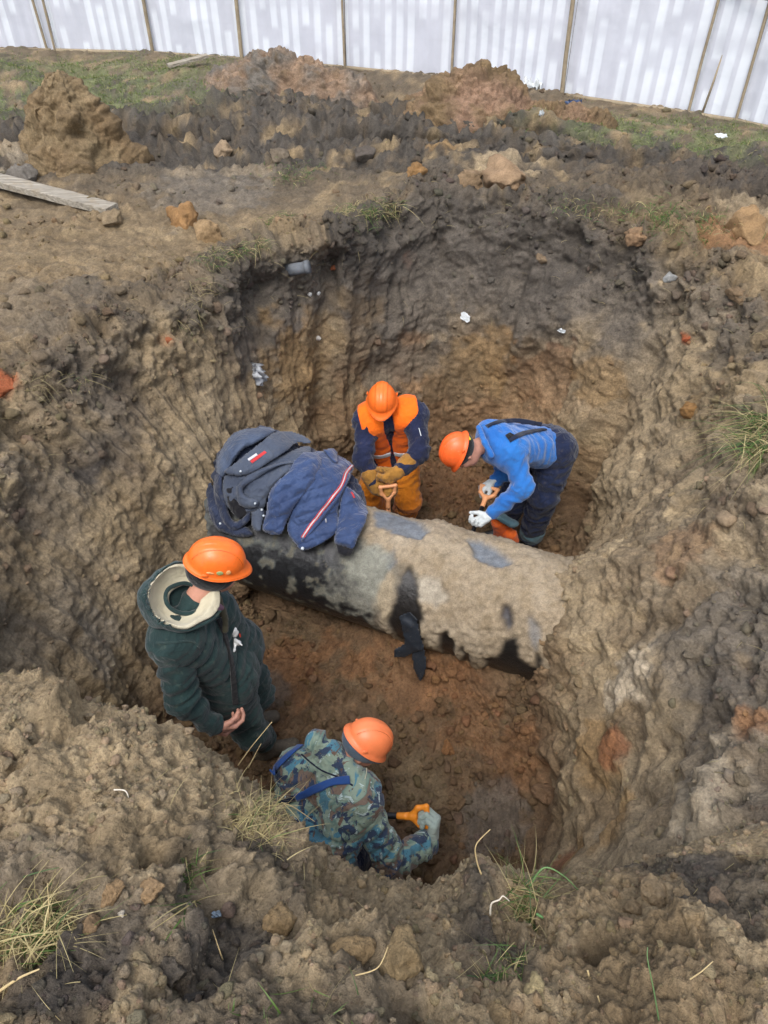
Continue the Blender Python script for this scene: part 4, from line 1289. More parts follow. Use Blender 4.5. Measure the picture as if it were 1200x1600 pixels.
# ---------- worker in camouflage at the front
def camo_worker():
    J = dict(head=P(563, 1168, 3.72), neck=P(522, 1196, 3.72), shR=P(566, 1258, 3.60), shL=P(462, 1205, 3.78), elR=P(614, 1352, 3.68), wrR=P(673, 1314, 3.84),
             elL=P(470, 1290, 4.0), wrL=P(540, 1285, 4.02))
    J['hipR'] = A([-.28, 1.42, -1.44]); J['hipL'] = A([-.50, 1.54, -1.44])
    J['knR'] = A([-.12, 1.66, -1.68]); J['knL'] = A([-.40, 1.85, -1.68])
    J['anR'] = A([-.22, 1.52, floor_at(-.22, 1.52) + .10]); J['anL'] = A([-.48, 1.72, floor_at(-.48, 1.72) + .10])
    J['hup'] = unit(A([.62, .28, .66])); J['hfw'] = unit(A([.65, .0, -.6]))
    r = person('person in blue-green camouflage jacket with blue braces, bent in the front of the pit', J, base=A([-.3, 1.6, floor_at(-.3, 1.6)]))
    mk('body', *figure_mesh(body_prims(J), .013, 1), SKIN, r)
    eyes(r, J['head'], J['hup'], J['hfw'])
    tp = torso_prims(J, .115, .08, .085, .13)
    wr = J['wrR'] - unit(J['wrR'] - J['elR']) * .045
    arms = [cone(J['shR'], J['elR'], .078, .072, .06), cone(J['elR'], wr, .072, .064, .03), cone(J['shL'], J['elL'], .08, .066, .05), cone(J['elL'], J['wrL'], .066, .048, .03)]
    bk = unit(J['neck'] - (J['hipR'] + J['hipL']) / 2)
    hood = [ball(J['neck'] + A([-.02, -.0, .045]), A([.085, .105, .06]), .05), cone(P(495, 1160, 3.68), P(548, 1208, 3.62), .055, .045, .04)]
    V, Fc = figure_mesh(tp + hood + arms[2:], .0095, 2, amp=.013, seed=33, fa=15)
    jk = mk('camouflage_jacket', V, Fc, CAMO, r)
    V2, F2 = figure_mesh(arms[:2], .0095, 2, amp=.015, seed=34, fa=18)
    mk('sleeve', V2, F2, CAMO, jk)
    bv = bvh_of(np.concatenate([V, V2]), np.concatenate([Fc, F2 + len(V)]))
    d = unit(wr - J['elR'])
    mk('cuff', *figure_mesh([cone(wr - d * .05, wr + d * .012, .060, .052, .02)], .006, 1, amp=.006, seed=5), CAMO, jk)
    mk('hood_seam', *ribbon([P(470, 1178, 3.5), P(500, 1202, 3.5), P(530, 1215, 3.5), P(552, 1228, 3.5)], .008, .003, bv, .001), DSTRAP, jk)
    b1 = mk('brace', *ribbon([P(470, 1166, 3.6), P(448, 1184, 3.6), P(434, 1198, 3.6), P(424, 1208, 3.6)], .036, .005, bv, .006), STRAP, r)
    b2 = mk('brace', *ribbon([P(548, 1218, 3.5), P(520, 1223, 3.5), P(488, 1235, 3.5), P(462, 1246, 3.5)], .040, .005, bv, .006), STRAP, r)
    mk('brace_end', *ribbon([P(462, 1246, 3.5), P(448, 1252, 3.5), P(434, 1258, 3.5)], .032, .005, bv, .006, 16), DSTRAP, b2)
    tr = [cone(J['hipL'], J['hipR'], .125, .125, .05)]
    for s in 'LR':
        tr += [cone(J['hip' + s], J['kn' + s], .12, .09, .05), cone(J['kn' + s], J['an' + s] + A([0, 0, .06]), .09, .075, .03)]
    mk('trousers', *figure_mesh(tr, .011, 2, amp=.012, seed=35), NAVYT, r)
    for s in 'LR': mk('boot', *figure_mesh(boot_prims(J['an' + s], (.8, .6)), .009, 1), RUBBER, r)
    cup, cfw = J['hup'], unit(J['hfw'] - np.dot(J['hfw'], J['hup']) * J['hup']); csd = np.cross(cup, cfw)
    cap = mk('cap', *figure_mesh([ball(J['head'] + cup * .028 - cfw * .01, A([.116, .098, .078]), .01, [cfw, csd, cup]), cone(J['head'] + cfw * .09 + cup * .005 + csd * -.035, J['head'] + cfw * .12 - cup * .01 - csd * .0, .03, .022, .02, .35, cup)], .006, 1, amp=.002), CAPM, r)
    hat, pt = hard_hat(r, J['head'] + cup * .052 - cfw * .0, cup, cfw, HATP, 1.0, peak_len=.018)
    mk('ear_cord', *tube(smoothline([P(573, 1200, 3.55), P(571, 1215, 3.56), P(563, 1226, 3.56), P(553, 1226, 3.56)], 16), .002, 6), CREAM, r)
    # glove closed on the D grip
    top = P(668, 1276, 3.84)
    gl = hand_prims(J['wrR'], unit(P(684, 1268, 3.82) - J['wrR']), unit(P(646, 1271, 3.87) - P(680, 1276, 3.84)), unit(A([.0, .5, .6])), (62, 72, 45), 1.3, size=1.22)
    g = mk('glove', *figure_mesh(gl, .0036, 1, amp=.0015), GGLOVE, r)
    w = J['wrR'] + unit(J['wrR'] - J['elR']) * .006
    dd = unit(P(684, 1268, 3.82) - J['wrR'])
    mk('glove_hem', *figure_mesh([cone(w - dd * .006, w + dd * .003, .0345, .0345, .004)], .0035, 1), DSTRAP, g)
    sh_dir = unit(P(590, 1274, 3.92) - top)
    s = empty('shovel', top, 'shovel with orange D grip and black shaft gripped by the worker in camouflage', 'shovel')
    d_grip(s, top, sh_dir, unit(A([.25, .55, .8])), GRIPO, .104, .085, .0145)
    mk('shaft', *tube([top + sh_dir * .13, top + sh_dir * .66], [.0165, .0165], 14), SHAFT, s)
    mk('collar', *tube([top + sh_dir * .10, top + sh_dir * .14], [.0205, .0175], 14), GRIPO, s)
    shovel_blade(s, top + sh_dir * .76, sh_dir, A([0, 1, .1]))
    return r

BOOT = plain_mat('muddy_boot', srgb(86, 78, 66), .85, .25, 25, dirt=.7, bump=.4)
SHIRT = plain_mat('checked_shirt', srgb(130, 96, 110), .8, .5, 60, dirt=.3, dirtcol=srgb(70, 80, 130))
OLIVE = cloth_mat('olive_lining', srgb(78, 74, 56), dirt=.1)
STK = plain_mat('sticker_green', srgb(140, 150, 96), .5, .3, 90, dirt=.6, dirtcol=srgb(220, 120, 50))
STK2 = plain_mat('sticker_worn', srgb(214, 150, 92), .5, .3, 90, dirt=.7, dirtcol=srgb(235, 110, 40))
BAGM = plain_mat('white_film', srgb(226, 226, 222), .4, .06, 40, dirt=.15)
REDM = plain_mat('red_print', srgb(206, 62, 40), .4, .06, 40, dirt=.05)
green_worker(); orange_worker(); blue_worker(); camo_worker()
# ------------------------------------------------------------------ the steel pipe
PIPE_L0, PIPE_L1 = -.45, 2.75
nS, nA_ = 350, 196
sv = np.linspace(PIPE_L0, PIPE_L1, nS); av = np.linspace(0, 2 * np.pi, nA_, endpoint=False)
px_ = A([-pd[1], pd[0], 0.]); px_ = px_ if px_[1] < 0 else -px_       # horizontal, towards the camera
Zu = A([0, 0, 1.])
SS, AA = np.meshgrid(sv, av, indexing='ij')
NNp = np.cos(AA)[..., None] * px_ + np.sin(AA)[..., None] * Zu          # angle 0 faces the camera side, 90 deg = top
base_p = PA + SS[..., None] * pd + PR * NNp
pv = base_p.reshape(-1, 3); pn_ = NNp.reshape(-1, 3); ss = SS.ravel(); aa = AA.ravel(); aa = (aa + np.pi) % (2 * np.pi) - np.pi
def to_px(p):
    x, y, z = p[:, 0], p[:, 1], p[:, 2] - CZ
    f = y * cP - z * sP; up = y * sP + z * cP
    return 600 + FPX * x / f, 800 - FPX * up / f
def in_poly(u, v, poly):
    poly = A(poly, ) if False else np.asarray(poly, float)
    r = np.zeros(len(u), bool); n = len(poly)
    for i in range(n):
        x1, y1 = poly[i]; x2, y2 = poly[(i + 1) % n]
        c_ = ((y1 > v) != (y2 > v)) & (u < (x2 - x1) * (v - y1) / (y2 - y1 + 1e-9) + x1)
        r ^= c_
    return r
# the shapes below were read off the photograph and are turned once into (along, angle) on the pipe
def pix_to_sa(poly):
    out = []
    for u, v in poly:
        d = ray(u, v); o = A([0, 0, CZ]) - PA
        dp = d - (d @ pd) * pd; op = o - (o @ pd) * pd
        a_, b_, c_ = dp @ dp, 2 * dp @ op, op @ op - PR ** 2
        disc = max(b_ * b_ - 4 * a_ * c_, 0)
        t = (-b_ - math.sqrt(disc)) / (2 * a_)
        q = o + t * d; s = q @ pd; r_ = q - s * pd
        out.append((s, math.atan2(r_[2], r_ @ px_)))
    return out
p_n1 = fbm(pv * 3, 4, 201); p_n2 = fbm(pv * 11, 4, 211); p_n3 = fbm(pv * 40, 3, 221)
wu = ss + .022 * p_n2 + .010 * p_n3; wa = aa + .045 * p_n2 + .03 * noise3(pv * 45, 7)
pl1, pv1 = lumps(pv, 14, 5); pl2, pv2 = lumps(pv, 34, 15)
right = sstep(1.02, 1.22, ss + .10 * p_n1 + .10 * (aa - 1) * 0)
top = sstep(.95, 1.25, aa + .35 * p_n1) * sstep(2.6, 2.0, aa)
BIT = srgb(30, 31, 33); BITG = srgb(84, 88, 84); CRUST = srgb(148, 133, 110)
pc = np.tile(BIT, (len(pv), 1))
pc = mixc(pc, sstep(-.05, .45, p_n2 + .5 * p_n1 + .45 * (aa - .35)) * .75, BITG)
pc = mixc(pc, sstep(.2, .5, p_n2 * 1.1 + .3 * p_n3) * .45, srgb(112, 104, 84))
pc = mixc(pc, sstep(.62, .95, ss + .18 * p_n1 + .06 * p_n3) * sstep(1.3, 1.0, ss) * sstep(-.2, .35, aa + .5 * p_n2) * .75, srgb(132, 130, 118))
crust = np.clip(right + sstep(.55, .8, ss) * top, 0, 1)
crust = np.clip(crust, 0, 1)
pc = mixc(pc, crust * .96, CRUST * (1.0))
pc = mixc(pc, crust * np.clip(.2 + 1.3 * p_n2, 0, 1) * .5, TAN2 * .85)
pc = mixc(pc, crust * np.clip(-.1 + 1.5 * p_n1, 0, 1) * .5, PALE * .95)
pc = mixc(pc, right * sstep(.1, -.75, aa + .2 * p_n1) * .6, OCHRE * .62)
hgt = crust * (.007 + (.006 + .026 * sstep(.3, 1.1, aa)) * right + .004 * pl1 * (.4 + (aa > .9)) + .005 * pl2 + .020 * p_n1 + .010 * p_n2 + .006 * p_n3) + .0022 * p_n3 + .003 * p_n2 * (1 - crust)
def sa_patch(poly, colr, w=1.0, dh=-.02, flat=True):
    global pc, hgt
    sa = pix_to_sa(poly)
    m = in_poly(wu, wa, sa)
    mm = m.astype(float)
    G = mm.reshape(nS, nA_)
    for _ in range(2): G = (G + np.roll(G, 1, 0) + np.roll(G, -1, 0) + np.roll(G, 1, 1) + np.roll(G, -1, 1)) / 5
    mm = G.ravel()
    pc = mixc(pc, mm * w, colr * (1 + .25 * p_n2[:, None]))
    if flat: hgt = hgt * (1 - mm * w) + dh * mm * w * .3
BLUEG = srgb(92, 106, 120)
sa_patch([(583,800),(612,803),(650,818),(668,838),(660,850),(636,846),(610,832),(588,822)], BLUEG, .75)
sa_patch([(728,850),(752,852),(776,866),(796,884),(788,892),(760,888),(738,874)], BLUEG, .75)
sa_patch([(600,868),(618,862),(622,880),(606,892)], BLUEG, .6)
sa_patch([(640,895),(690,905),(700,935),(680,950),(650,930)], srgb(168,160,144), .7, -.004)
sa_patch([(786,945),(800,948),(802,980),(792,985)], srgb(30,33,44), .9)
sa_patch([(686,990),(702,984),(712,1010),(716,1034),(700,1032),(688,1012)], BLACK*.5, 1)
sa_patch([(722,1008),(728,1006),(736,1034),(728,1036)], BLACK*.6, 1)
sa_patch([(756,1028),(778,1026),(786,1000),(806,998),(812,1030),(842,1045),(858,1062),(850,1078),(820,1074),(786,1060),(762,1044)], BLACK*.45, 1)
sa_patch([(838,1020),(846,1024),(854,1060),(862,1090),(852,1090),(842,1050)], BLACK*.6, 1)
sa_patch([(608,965),(616,940),(626,900),(640,884),(652,905),(662,960),(660,1000),(640,1004),(618,992)], BLACK*.55, 1, -.002)
sa_patch([(590,915),(612,890),(618,905),(612,960),(604,975),(594,945)], srgb(150,136,112), .9, .01, False)
sa_patch([(545,870),(590,850),(620,870),(600,900),(590,930),(560,925),(545,900)], srgb(128,128,116), .7, 0, False)
sa_patch([(822,965),(840,970),(846,1010),(836,1020)], BLUEG, .45)
VP = pv + pn_ * hgt[:, None]
fp = grid_faces(nS, nA_)
iu = np.arange(nS - 1)[:, None]; iv = np.arange(nA_)[None]; jv = (iv + 1) % nA_
fp = np.stack([iu * nA_ + iv, iu * nA_ + jv, (iu + 1) * nA_ + jv, (iu + 1) * nA_ + iv], -1).reshape(-1, 4)
pipe = empty('steel_pipe', PA + pd * .6 + A([0, 0, -PR]), 'large bitumen-coated steel pipe crossing the pit, its right half caked with clay', 'pipe')
def pipe_mat():
    m, nt, b, out = new_mat('pipe_coating')
    at = nt.nodes.new('ShaderNodeAttribute'); at.attribute_name = 'Col'
    n1 = nnoise(nt, 24, 6, .7); n2 = nnoise(nt, 110, 5, .75)
    r1 = nramp(nt, n1.outputs[0], [(.3, (.7,) * 3), (.7, (1.3,) * 3)]); r2 = nramp(nt, n2.outputs[0], [(.3, (.75,) * 3), (.7, (1.25,) * 3)])
    c_ = nmix(nt, 'MULTIPLY', 1., at.outputs[0], r1.outputs[0]); c_ = nmix(nt, 'MULTIPLY', 1., c_, r2.outputs[0])
    sp = nramp(nt, n2.outputs[0], [(.66, (0, 0, 0)), (.74, (.6,) * 3)])
    c_ = nmix(nt, 'MIX', sp.outputs[0], c_, tuple(srgb(140, 134, 112)))
    nt.links.new(c_, b.inputs['Base Color'])
    bw = nt.nodes.new('ShaderNodeRGBToBW'); nt.links.new(at.outputs[0], bw.inputs[0])
    rr_ = nramp(nt, bw.outputs[0], [(.01, (.28,) * 3), (.12, (.92,) * 3)])
    nt.links.new(rr_.outputs[0], b.inputs['Roughness'])
    nbump(nt, b, [(n1.outputs[0], .5, .012), (n2.outputs[0], .6, .004)])
    return m
PIPEM = pipe_mat()
mk('pipe_wall', VP, fp[:, ::-1] if False else fp, PIPEM, pipe, cols=np.clip(pc, .006, .8))
# torn bitumen wrap hanging from the underside
WRAP = plain_mat('torn_bitumen_wrap', srgb(36, 42, 50), .5, .3, 30, dirt=.5, bump=.5, dirtcol=srgb(120, 110, 90))
def sheet_patch(name, poly, depth_fn, mat, parent, thick=.006, step=3.0, wob=.01, seed=0, cols=None):
    poly = np.asarray(poly, float)
    u0, v0 = poly.min(0) - step; u1, v1 = poly.max(0) + step
    us = np.arange(u0, u1, step); vs = np.arange(v0, v1, step)
    U, Vv = np.meshgrid(us, vs, indexing='ij')
    m = in_poly(U.ravel(), Vv.ravel(), poly).reshape(U.shape)
    pts = A([depth_fn(u, v) for u, v in zip(U.ravel(), Vv.ravel())])
    nz = noise3(pts * 9, seed)
    view = unit(pts - A([0, 0, CZ]))
    pts = pts - view * (nz * wob)[:, None]
    idx = np.arange(U.size).reshape(U.shape)
    cellm = m[:-1, :-1] & m[1:, :-1] & m[1:, 1:] & m[:-1, 1:]
    f = np.stack([idx[:-1, :-1], idx[1:, :-1], idx[1:, 1:], idx[:-1, 1:]], -1)[cellm]
    used = np.unique(f); mp = -np.ones(U.size, int); mp[used] = np.arange(len(used))
    f = mp[f]; top_ = pts[used]; bot = top_ + view[used] * thick
    nn = len(used)
    e = {}
    for q in f:
        for a, b in ((q[0], q[1]), (q[1], q[2]), (q[2], q[3]), (q[3], q[0])):
            if (b, a) in e: del e[(b, a)]
            else: e[(a, b)] = 1
    side_ = A([[a, b, b + nn, a + nn] for a, b in e], ).astype(int) if e else np.zeros((0, 4), int)
    Fc = np.concatenate([f[:, ::-1], f + nn, side_])
    return mk(name, np.concatenate([top_, bot]), Fc, mat, parent)
q0 = pix_to_sa([(640, 978)])[0]
q0 = PA + q0[0] * pd + (PR + .045) * (math.cos(q0[1]) * px_ + math.sin(q0[1]) * Zu)
def wrap_depth(u, v):
    d_ = P(u, v, 1.0) - A([0, 0, CZ]); n_ = px_ * .98 + A([0, 0, .18])
    return P(u, v, ((q0 - A([0, 0, CZ])) @ n_) / (d_ @ n_))
sheet_patch('torn_wrap_flap', [(622,962),(640,955),(652,965),(660,1000),(664,1016),(648,1020),(632,1028),(614,1028),(616,1014),(632,1004)], wrap_depth, WRAP, pipe, .006, 2.0, .035, 3)
sheet_patch('torn_wrap_strip', [(640,1012),(662,1008),(668,1040),(664,1060),(656,1072),(646,1050)], lambda u, v: wrap_depth(u, v) + A([0, .02, 0]), WRAP, pipe, .006, 2.0, .012, 5)
# clods of clay lying on the crown of the pipe are added with the loose clods below

# ------------------------------------------------------------------ jackets thrown over the pipe
PILE_C = P(448, 768, 5.12)
pile_ax = [pd, px_ * .6 + Zu * .8, np.cross(pd, unit(px_ * .6 + Zu * .8))]
PILE = [ball(P(458, 778, 5.10), A([.50, .33, .34]), .1, pile_ax), ball(P(400, 745, 5.12), A([.30, .30, .34]), .12, pile_ax), cone(P(362, 745, 5.15), P(372, 800, 5.0), .13, .10, .08), cone(P(385, 700, 5.25), P(430, 694, 5.3), .10, .08, .08), cone(P(500, 735, 5.1), P(540, 780, 5.0), .13, .12, .08)]
lo, hi = bounds(PILE, .02)
PV_, PF_ = surface_nets(lambda p: sdf_all(PILE, p), lo, hi, .02)
PV_ = relax(PV_, PF_, 2)
pipeF = fp[::1]
sub_p = VP.reshape(nS, nA_, 3)[::8, ::6]; a1, a2 = sub_p.shape[:2]
iu = np.arange(a1 - 1)[:, None]; iv = np.arange(a2)[None]; jv = (iv + 1) % a2
spf = np.stack([iu * a2 + iv, iu * a2 + jv, (iu + 1) * a2 + jv, (iu + 1) * a2 + iv], -1).reshape(-1, 4)
BV_PILE = bvh_of(np.concatenate([PV_, sub_p.reshape(-1, 3)]), np.concatenate([PF_, spf + len(PV_)]))
def pile_t(U, V):
    """depth of the pile's surface over a pixel grid, closed over gaps"""
    T = np.full(U.shape, np.nan); o = Vector((0, 0, CZ))
    for i in np.ndindex(U.shape):
        d = ray(U[i], V[i]); h = BV_PILE.ray_cast(o, Vector(d), 12)
        if h[0] is not None:
            q = A(h[0]) - A([0, 0, CZ]); T[i] = q[1] * cP - q[2] * sP
    return T
GU = np.arange(300, 606, 3.0); GV = np.arange(640, 890, 3.0)
gU, gV = np.meshgrid(GU, GV, indexing='ij'); PT0 = pile_t(gU, gV)
for _ in range(60):
    bad = np.isnan(PT0)
    if not bad.any(): break
    nbv = np.stack([np.roll(PT0, s_, a_) for s_ in (1, -1) for a_ in (0, 1)])
    fill = np.nanmean(nbv, 0); PT0 = np.where(bad, fill + .012, PT0)
for _ in range(3): PT0 = (PT0 + np.roll(PT0, 1, 0) + np.roll(PT0, -1, 0) + np.roll(PT0, 1, 1) + np.roll(PT0, -1, 1)) / 5
def pt_at(u, v):
    x = np.clip((u - 300) / 3, 0, len(GU) - 1.001); y = np.clip((v - 640) / 3, 0, len(GV) - 1.001)
    i, j = x.astype(int), y.astype(int); fx, fy = x - i, y - j
    return PT0[i, j] * (1 - fx) * (1 - fy) + PT0[i + 1, j] * fx * (1 - fy) + PT0[i, j + 1] * (1 - fx) * fy + PT0[i + 1, j + 1] * fx * fy
def poly_dist(U, V, poly):
    poly = np.asarray(poly, float); d = np.full(U.shape, 1e9); n = len(poly)
    for i in range(n):
        a, b = poly[i], poly[(i + 1) % n]; ab = b - a
        t = np.clip(((U - a[0]) * ab[0] + (V - a[1]) * ab[1]) / (ab @ ab + 1e-9), 0, 1)
        d = np.minimum(d, np.hypot(U - a[0] - t * ab[0], V - a[1] - t * ab[1]))
    return d
zj = lambda pts: [(310 + x / 4.286, 650 + y / 4.286) for x, y in pts]
def pillow(name, poly, mat, parent, lift=0., puff=.05, edge=14., quilt=None, qdepth=.010, wr=.010, seed=0, step=1.7, thick=.03, cols=None, wf=30.):
    """a padded cloth panel lying on the pile: outline poly, rising by puff towards its middle"""
    poly = smoothline(np.concatenate([poly, poly[:1]]), len(poly) * 6)[:-1]
    u0, v0 = poly.min(0) - 2; u1, v1 = poly.max(0) + 2
    U, V = np.meshgrid(np.arange(u0, u1, step), np.arange(v0, v1, step), indexing='ij')
    m = in_poly(U.ravel(), V.ravel(), poly).reshape(U.shape)
    d = poly_dist(U, V, poly)
    e = np.clip(d / edge, 0, 1)
    h = lift + puff * np.sqrt(e * (2 - e))
    q = np.stack([U.ravel() / wf, V.ravel() / wf, 0 * U.ravel()], 1)
    w1 = noise3(q, seed + .3); w2 = noise3(q * 2.3, seed + 5.3)
    w1 = (1 - 2.4 * np.abs(w1)).reshape(U.shape); w2 = (1 - 2.4 * np.abs(w2)).reshape(U.shape)
    h = h + (wr * w1 + wr * .45 * w2) * np.clip(d / 6, 0, 1)
    if quilt:
        (dx, dy), per = quilt
        L_ = math.hypot(dx, dy); s = (U * dx + V * dy) / L_ / per + .35 * noise3(q * .8, seed + 9).reshape(U.shape)
        h = h + qdepth * (np.sqrt(np.abs(np.sin(np.pi * s))) - .8) * np.clip(d / 4, 0, 1)
    T = pt_at(U, V)
    top_ = P_arr(U, V, T - h)
    idx = np.arange(U.size).reshape(U.shape)
    cm_ = m[:-1, :-1] & m[1:, :-1] & m[1:, 1:] & m[:-1, 1:]
    f = np.stack([idx[:-1, :-1], idx[1:, :-1], idx[1:, 1:], idx[:-1, 1:]], -1)[cm_]
    used = np.unique(f); mp = -np.ones(U.size, int); mp[used] = np.arange(len(used)); f = mp[f]
    tp_ = top_.reshape(-1, 3)[used]; vw = unit(tp_ - A([0, 0, CZ]))
    # rounded edge: outer vertices tuck back
    dd = d.ravel()[used]
    bot = tp_ + vw * (thick + puff * .6)
    nn = len(used)
    ed = np.concatenate([f[:, [0, 1]], f[:, [1, 2]], f[:, [2, 3]], f[:, [3, 0]]])
    key = ed[:, 0] * nn + ed[:, 1]; rkey = ed[:, 1] * nn + ed[:, 0]
    bd = ed[~np.isin(key, rkey)]
    Fc = np.concatenate([f[:, ::-1], f + nn, np.stack([bd[:, 0], bd[:, 1], bd[:, 1] + nn, bd[:, 0] + nn], 1)])
    VV = np.concatenate([tp_, bot])
    o = mk(name, VV, Fc, mat, parent)
    return o, VV, Fc
def P_arr(u, v, t):
    x, y = (u - 600) / FPX, (800 - v) / FPX
    return np.stack([t * x, t * (cP + y * sP), CZ + t * (-sP + y * cP)], -1)

JN = cloth_mat('navy_quilted_nylon', srgb(54, 74, 112), srgb(38, 55, 90), rough=.62, dirt=.12, wrinkle=1.2, dirtcol=srgb(96, 100, 112), sheen=.3)
JG = cloth_mat('grey_blue_work_cloth', srgb(76, 84, 98), srgb(58, 66, 82), rough=.8, dirt=.2, wrinkle=1.0, dirtcol=srgb(120, 116, 104))
JD = cloth_mat('dark_navy_padding', srgb(44, 54, 78), srgb(26, 34, 54), rough=.7, dirt=.3, wrinkle=1.4, dirtcol=srgb(104, 104, 100))
JP = cloth_mat('slate_padded_cloth', srgb(80, 92, 112), srgb(58, 70, 92), rough=.7, dirt=.2, wrinkle=1.2, dirtcol=srgb(110, 112, 112))
SHADECUFF = cloth_mat('cavity_shade_and_cuff', srgb(22, 22, 28), dirt=.05)  # near-black, for the painted cavity shade and the knit cuff
WTRIM = cloth_mat('white_trim', srgb(206, 204, 206), dirt=.1, wrinkle=.2); RTRIM = cloth_mat('red_trim', srgb(196, 58, 60), dirt=.1, wrinkle=.2)
SNAP = plain_mat('snap_button', srgb(196, 204, 208), .3, .05, 20, dirt=.1)
# bottom: dark padded jacket, rolled up
jd = empty('jacket', P(360, 760, 5.1), 'dark slate padded jacket crumpled at the bottom left of the pile on the pipe', 'jacket', 'jackets thrown over the pipe')
V, Fc = figure_mesh(PILE, .02, 2, amp=.018, seed=51, inflate=-.012)
mk('padded_body', V, Fc, JD, jd)
pillow('rolled_sleeve', zj([(118,380),(120,290),(180,170),(260,100),(360,80),(470,68),(520,95),(500,120),(400,180),(300,230),(240,310),(200,380),(150,420)]), JP, jd, .03, .07, 13, quilt=((1, -.6), 17), wr=.012, seed=2)
pillow('lower_fold', zj([(45,450),(75,430),(140,540),(190,640),(230,720),(330,740),(370,800),(280,815),(180,790),(110,750),(60,620)]), JD, jd, .02, .05, 9, quilt=((.6, 1), 11), wr=.012, seed=4)
pillow('side_fold', zj([(110,380),(160,400),(170,520),(240,700),(340,640),(350,700),(250,770),(170,730),(120,620),(95,500)]), JD, jd, .05, .05, 9, wr=.012, seed=6)
# middle: grey work jacket with a printed flap
jg = empty('jacket', P(410, 730, 4.95), 'grey-blue work jacket with white and red print on its flap, lying across the pipe', 'jacket', 'jackets thrown over the pipe')
pillow('back_panel', zj([(170,400),(260,360),(420,320),(700,200),(760,230),(700,330),(560,420),(470,540),(440,620),(340,660),(260,660),(180,600),(150,500)]), JG, jg, .05, .03, 12, wr=.014, seed=8)
pillow('cavity_shade', zj([(175,480),(240,465),(260,560),(330,640),(270,690),(215,640),(180,560)]), SHADECUFF, jg, .062, .03, 8, wr=.006, seed=9)  # near-black panel standing in for the shade inside the jacket's cavity
pillow('collar_roll', zj([(255,470),(330,390),(440,340),(600,300),(650,320),(560,330),(470,370),(380,430),(300,490),(330,540),(400,560),(400,610),(320,620),(262,580)]), JG, jg, .092, .028, 7, wr=.008, seed=10, step=1.1)
pillow('printed_flap', zj([(160,370),(230,320),(330,240),(420,170),(500,110),(600,98),(700,125),(758,170),(740,188),(660,185),(590,240),(480,310),(380,375),(290,402),(200,395)]), JG, jg, .105, .03, 10, wr=.006, seed=11)
flap_o = [o for o in col.objects if o.name.startswith('printed_flap')][0]
def surf_of(o):
    w = wloc(o); me = o.data; co = np.empty(len(me.vertices) * 3, np.float32); me.vertices.foreach_get('co', co)
    return bvh_of(co.reshape(-1, 3) + w, [tuple(p.vertices) for p in me.polygons])
bf = surf_of(flap_o)
mk('white_print', *ribbon([P(*zj([(332, 296)])[0], 4.8), P(*zj([(395, 254)])[0], 4.8)], .018, .002, bf, .001, 12), WTRIM, flap_o)
mk('red_print', *ribbon([P(*zj([(350, 312)])[0], 4.8), P(*zj([(452, 238)])[0], 4.8)], .022, .002, bf, .001, 16), RTRIM, flap_o)
pillow('pocket_flap', zj([(355,640),(430,612),(446,660),(430,720),(420,775),(370,765),(350,710)]), JG, jg, .10, .03, 7, wr=.006, seed=12)
for x, y in [(282, 371), (380, 586), (436, 668), (424, 628), (145, 720)]:
    u, v = zj([(x, y)])[0]; t = float(pt_at(A([u]), A([v]))[0]) - .15
    h = None
    for o in list(col.objects):
        pass
    mk('snap_button', *figure_mesh([ball(P(u, v, t + .005), .008, .01)], .003, 1), SNAP, jg)
# top: navy quilted jacket with red and white zip
jn = empty('jacket', P(500, 760, 4.9), 'navy quilted jacket with red and white zip trim, topmost on the pipe', 'jacket', 'jackets thrown over the pipe')
bo, bV, bF = pillow('body_panel', zj([(640,290),(760,240),(850,230),(940,260),(1040,330),(1010,440),(940,620),(930,780),(720,905),(640,850),(590,760),(610,640),(620,480),(600,380)]), JN, jn, .085, .04, 12, quilt=((.35, 1), 15), qdepth=.012, wr=.010, seed=13)
pillow('collar', zj([(830,225),(900,212),(935,250),(930,320),(880,290),(850,250)]), JN, jn, .13, .04, 8, wr=.008, seed=14)
pillow('sleeve', zj([(700,240),(790,240),(830,300),(800,380),(770,450),(700,540),(640,620),(600,700),(560,790),(500,800),(430,770),(430,720),(450,640),(470,520),(520,440),(600,370),(640,300)]), JN, jn, .115, .052, 17, quilt=((.5, 1), 17), qdepth=.014, wr=.012, seed=15)
pillow('sleeve', zj([(985,460),(1050,500),(1110,570),(1138,640),(1120,720),(1080,800),(1040,890),(985,880),(908,850),(920,760),(935,660),(950,560)]), JN, jn, .10, .052, 17, quilt=((.25, 1), 16), qdepth=.014, wr=.010, seed=16)
pillow('knit_cuff', zj([(915,850),(1035,885),(1020,935),(970,938),(930,915)]), SHADECUFF, jn, .09, .03, 7, wr=.004, seed=17)
pillow('front_flap', zj([(1030,325),(1010,440),(900,620),(720,830),(690,815),(800,680),(920,540),(975,430),(1000,360)]), JN, jn, .115, .035, 6, wr=.005, seed=18)
def surf_many(os_):
    Vs, Fs, n = [], [], 0
    for o in os_:
        me = o.data; co = np.empty(len(me.vertices) * 3, np.float32); me.vertices.foreach_get('co', co)
        Vs.append(co.reshape(-1, 3) + wloc(o)); Fs += [tuple(i + n for i in p.vertices) for p in me.polygons]; n += len(me.vertices)
    return bvh_of(np.concatenate(Vs), Fs)
bb = surf_many([o for o in col.objects if o.parent == jn])
ln = [(1040, 330), (995, 385), (972, 455), (905, 545), (830, 640), (760, 735), (706, 818)]
for dx, m_, nm_, w_ in ((-9, WTRIM, 'white_trim', .010), (2, RTRIM, 'red_trim', .008), (-18, RTRIM, 'red_trim', .008)):
    mk(nm_, *ribbon([P(*zj([(x + dx, y)])[0], 4.7) for x, y in ln], w_, .003, bb, .002, 60), m_, jn)
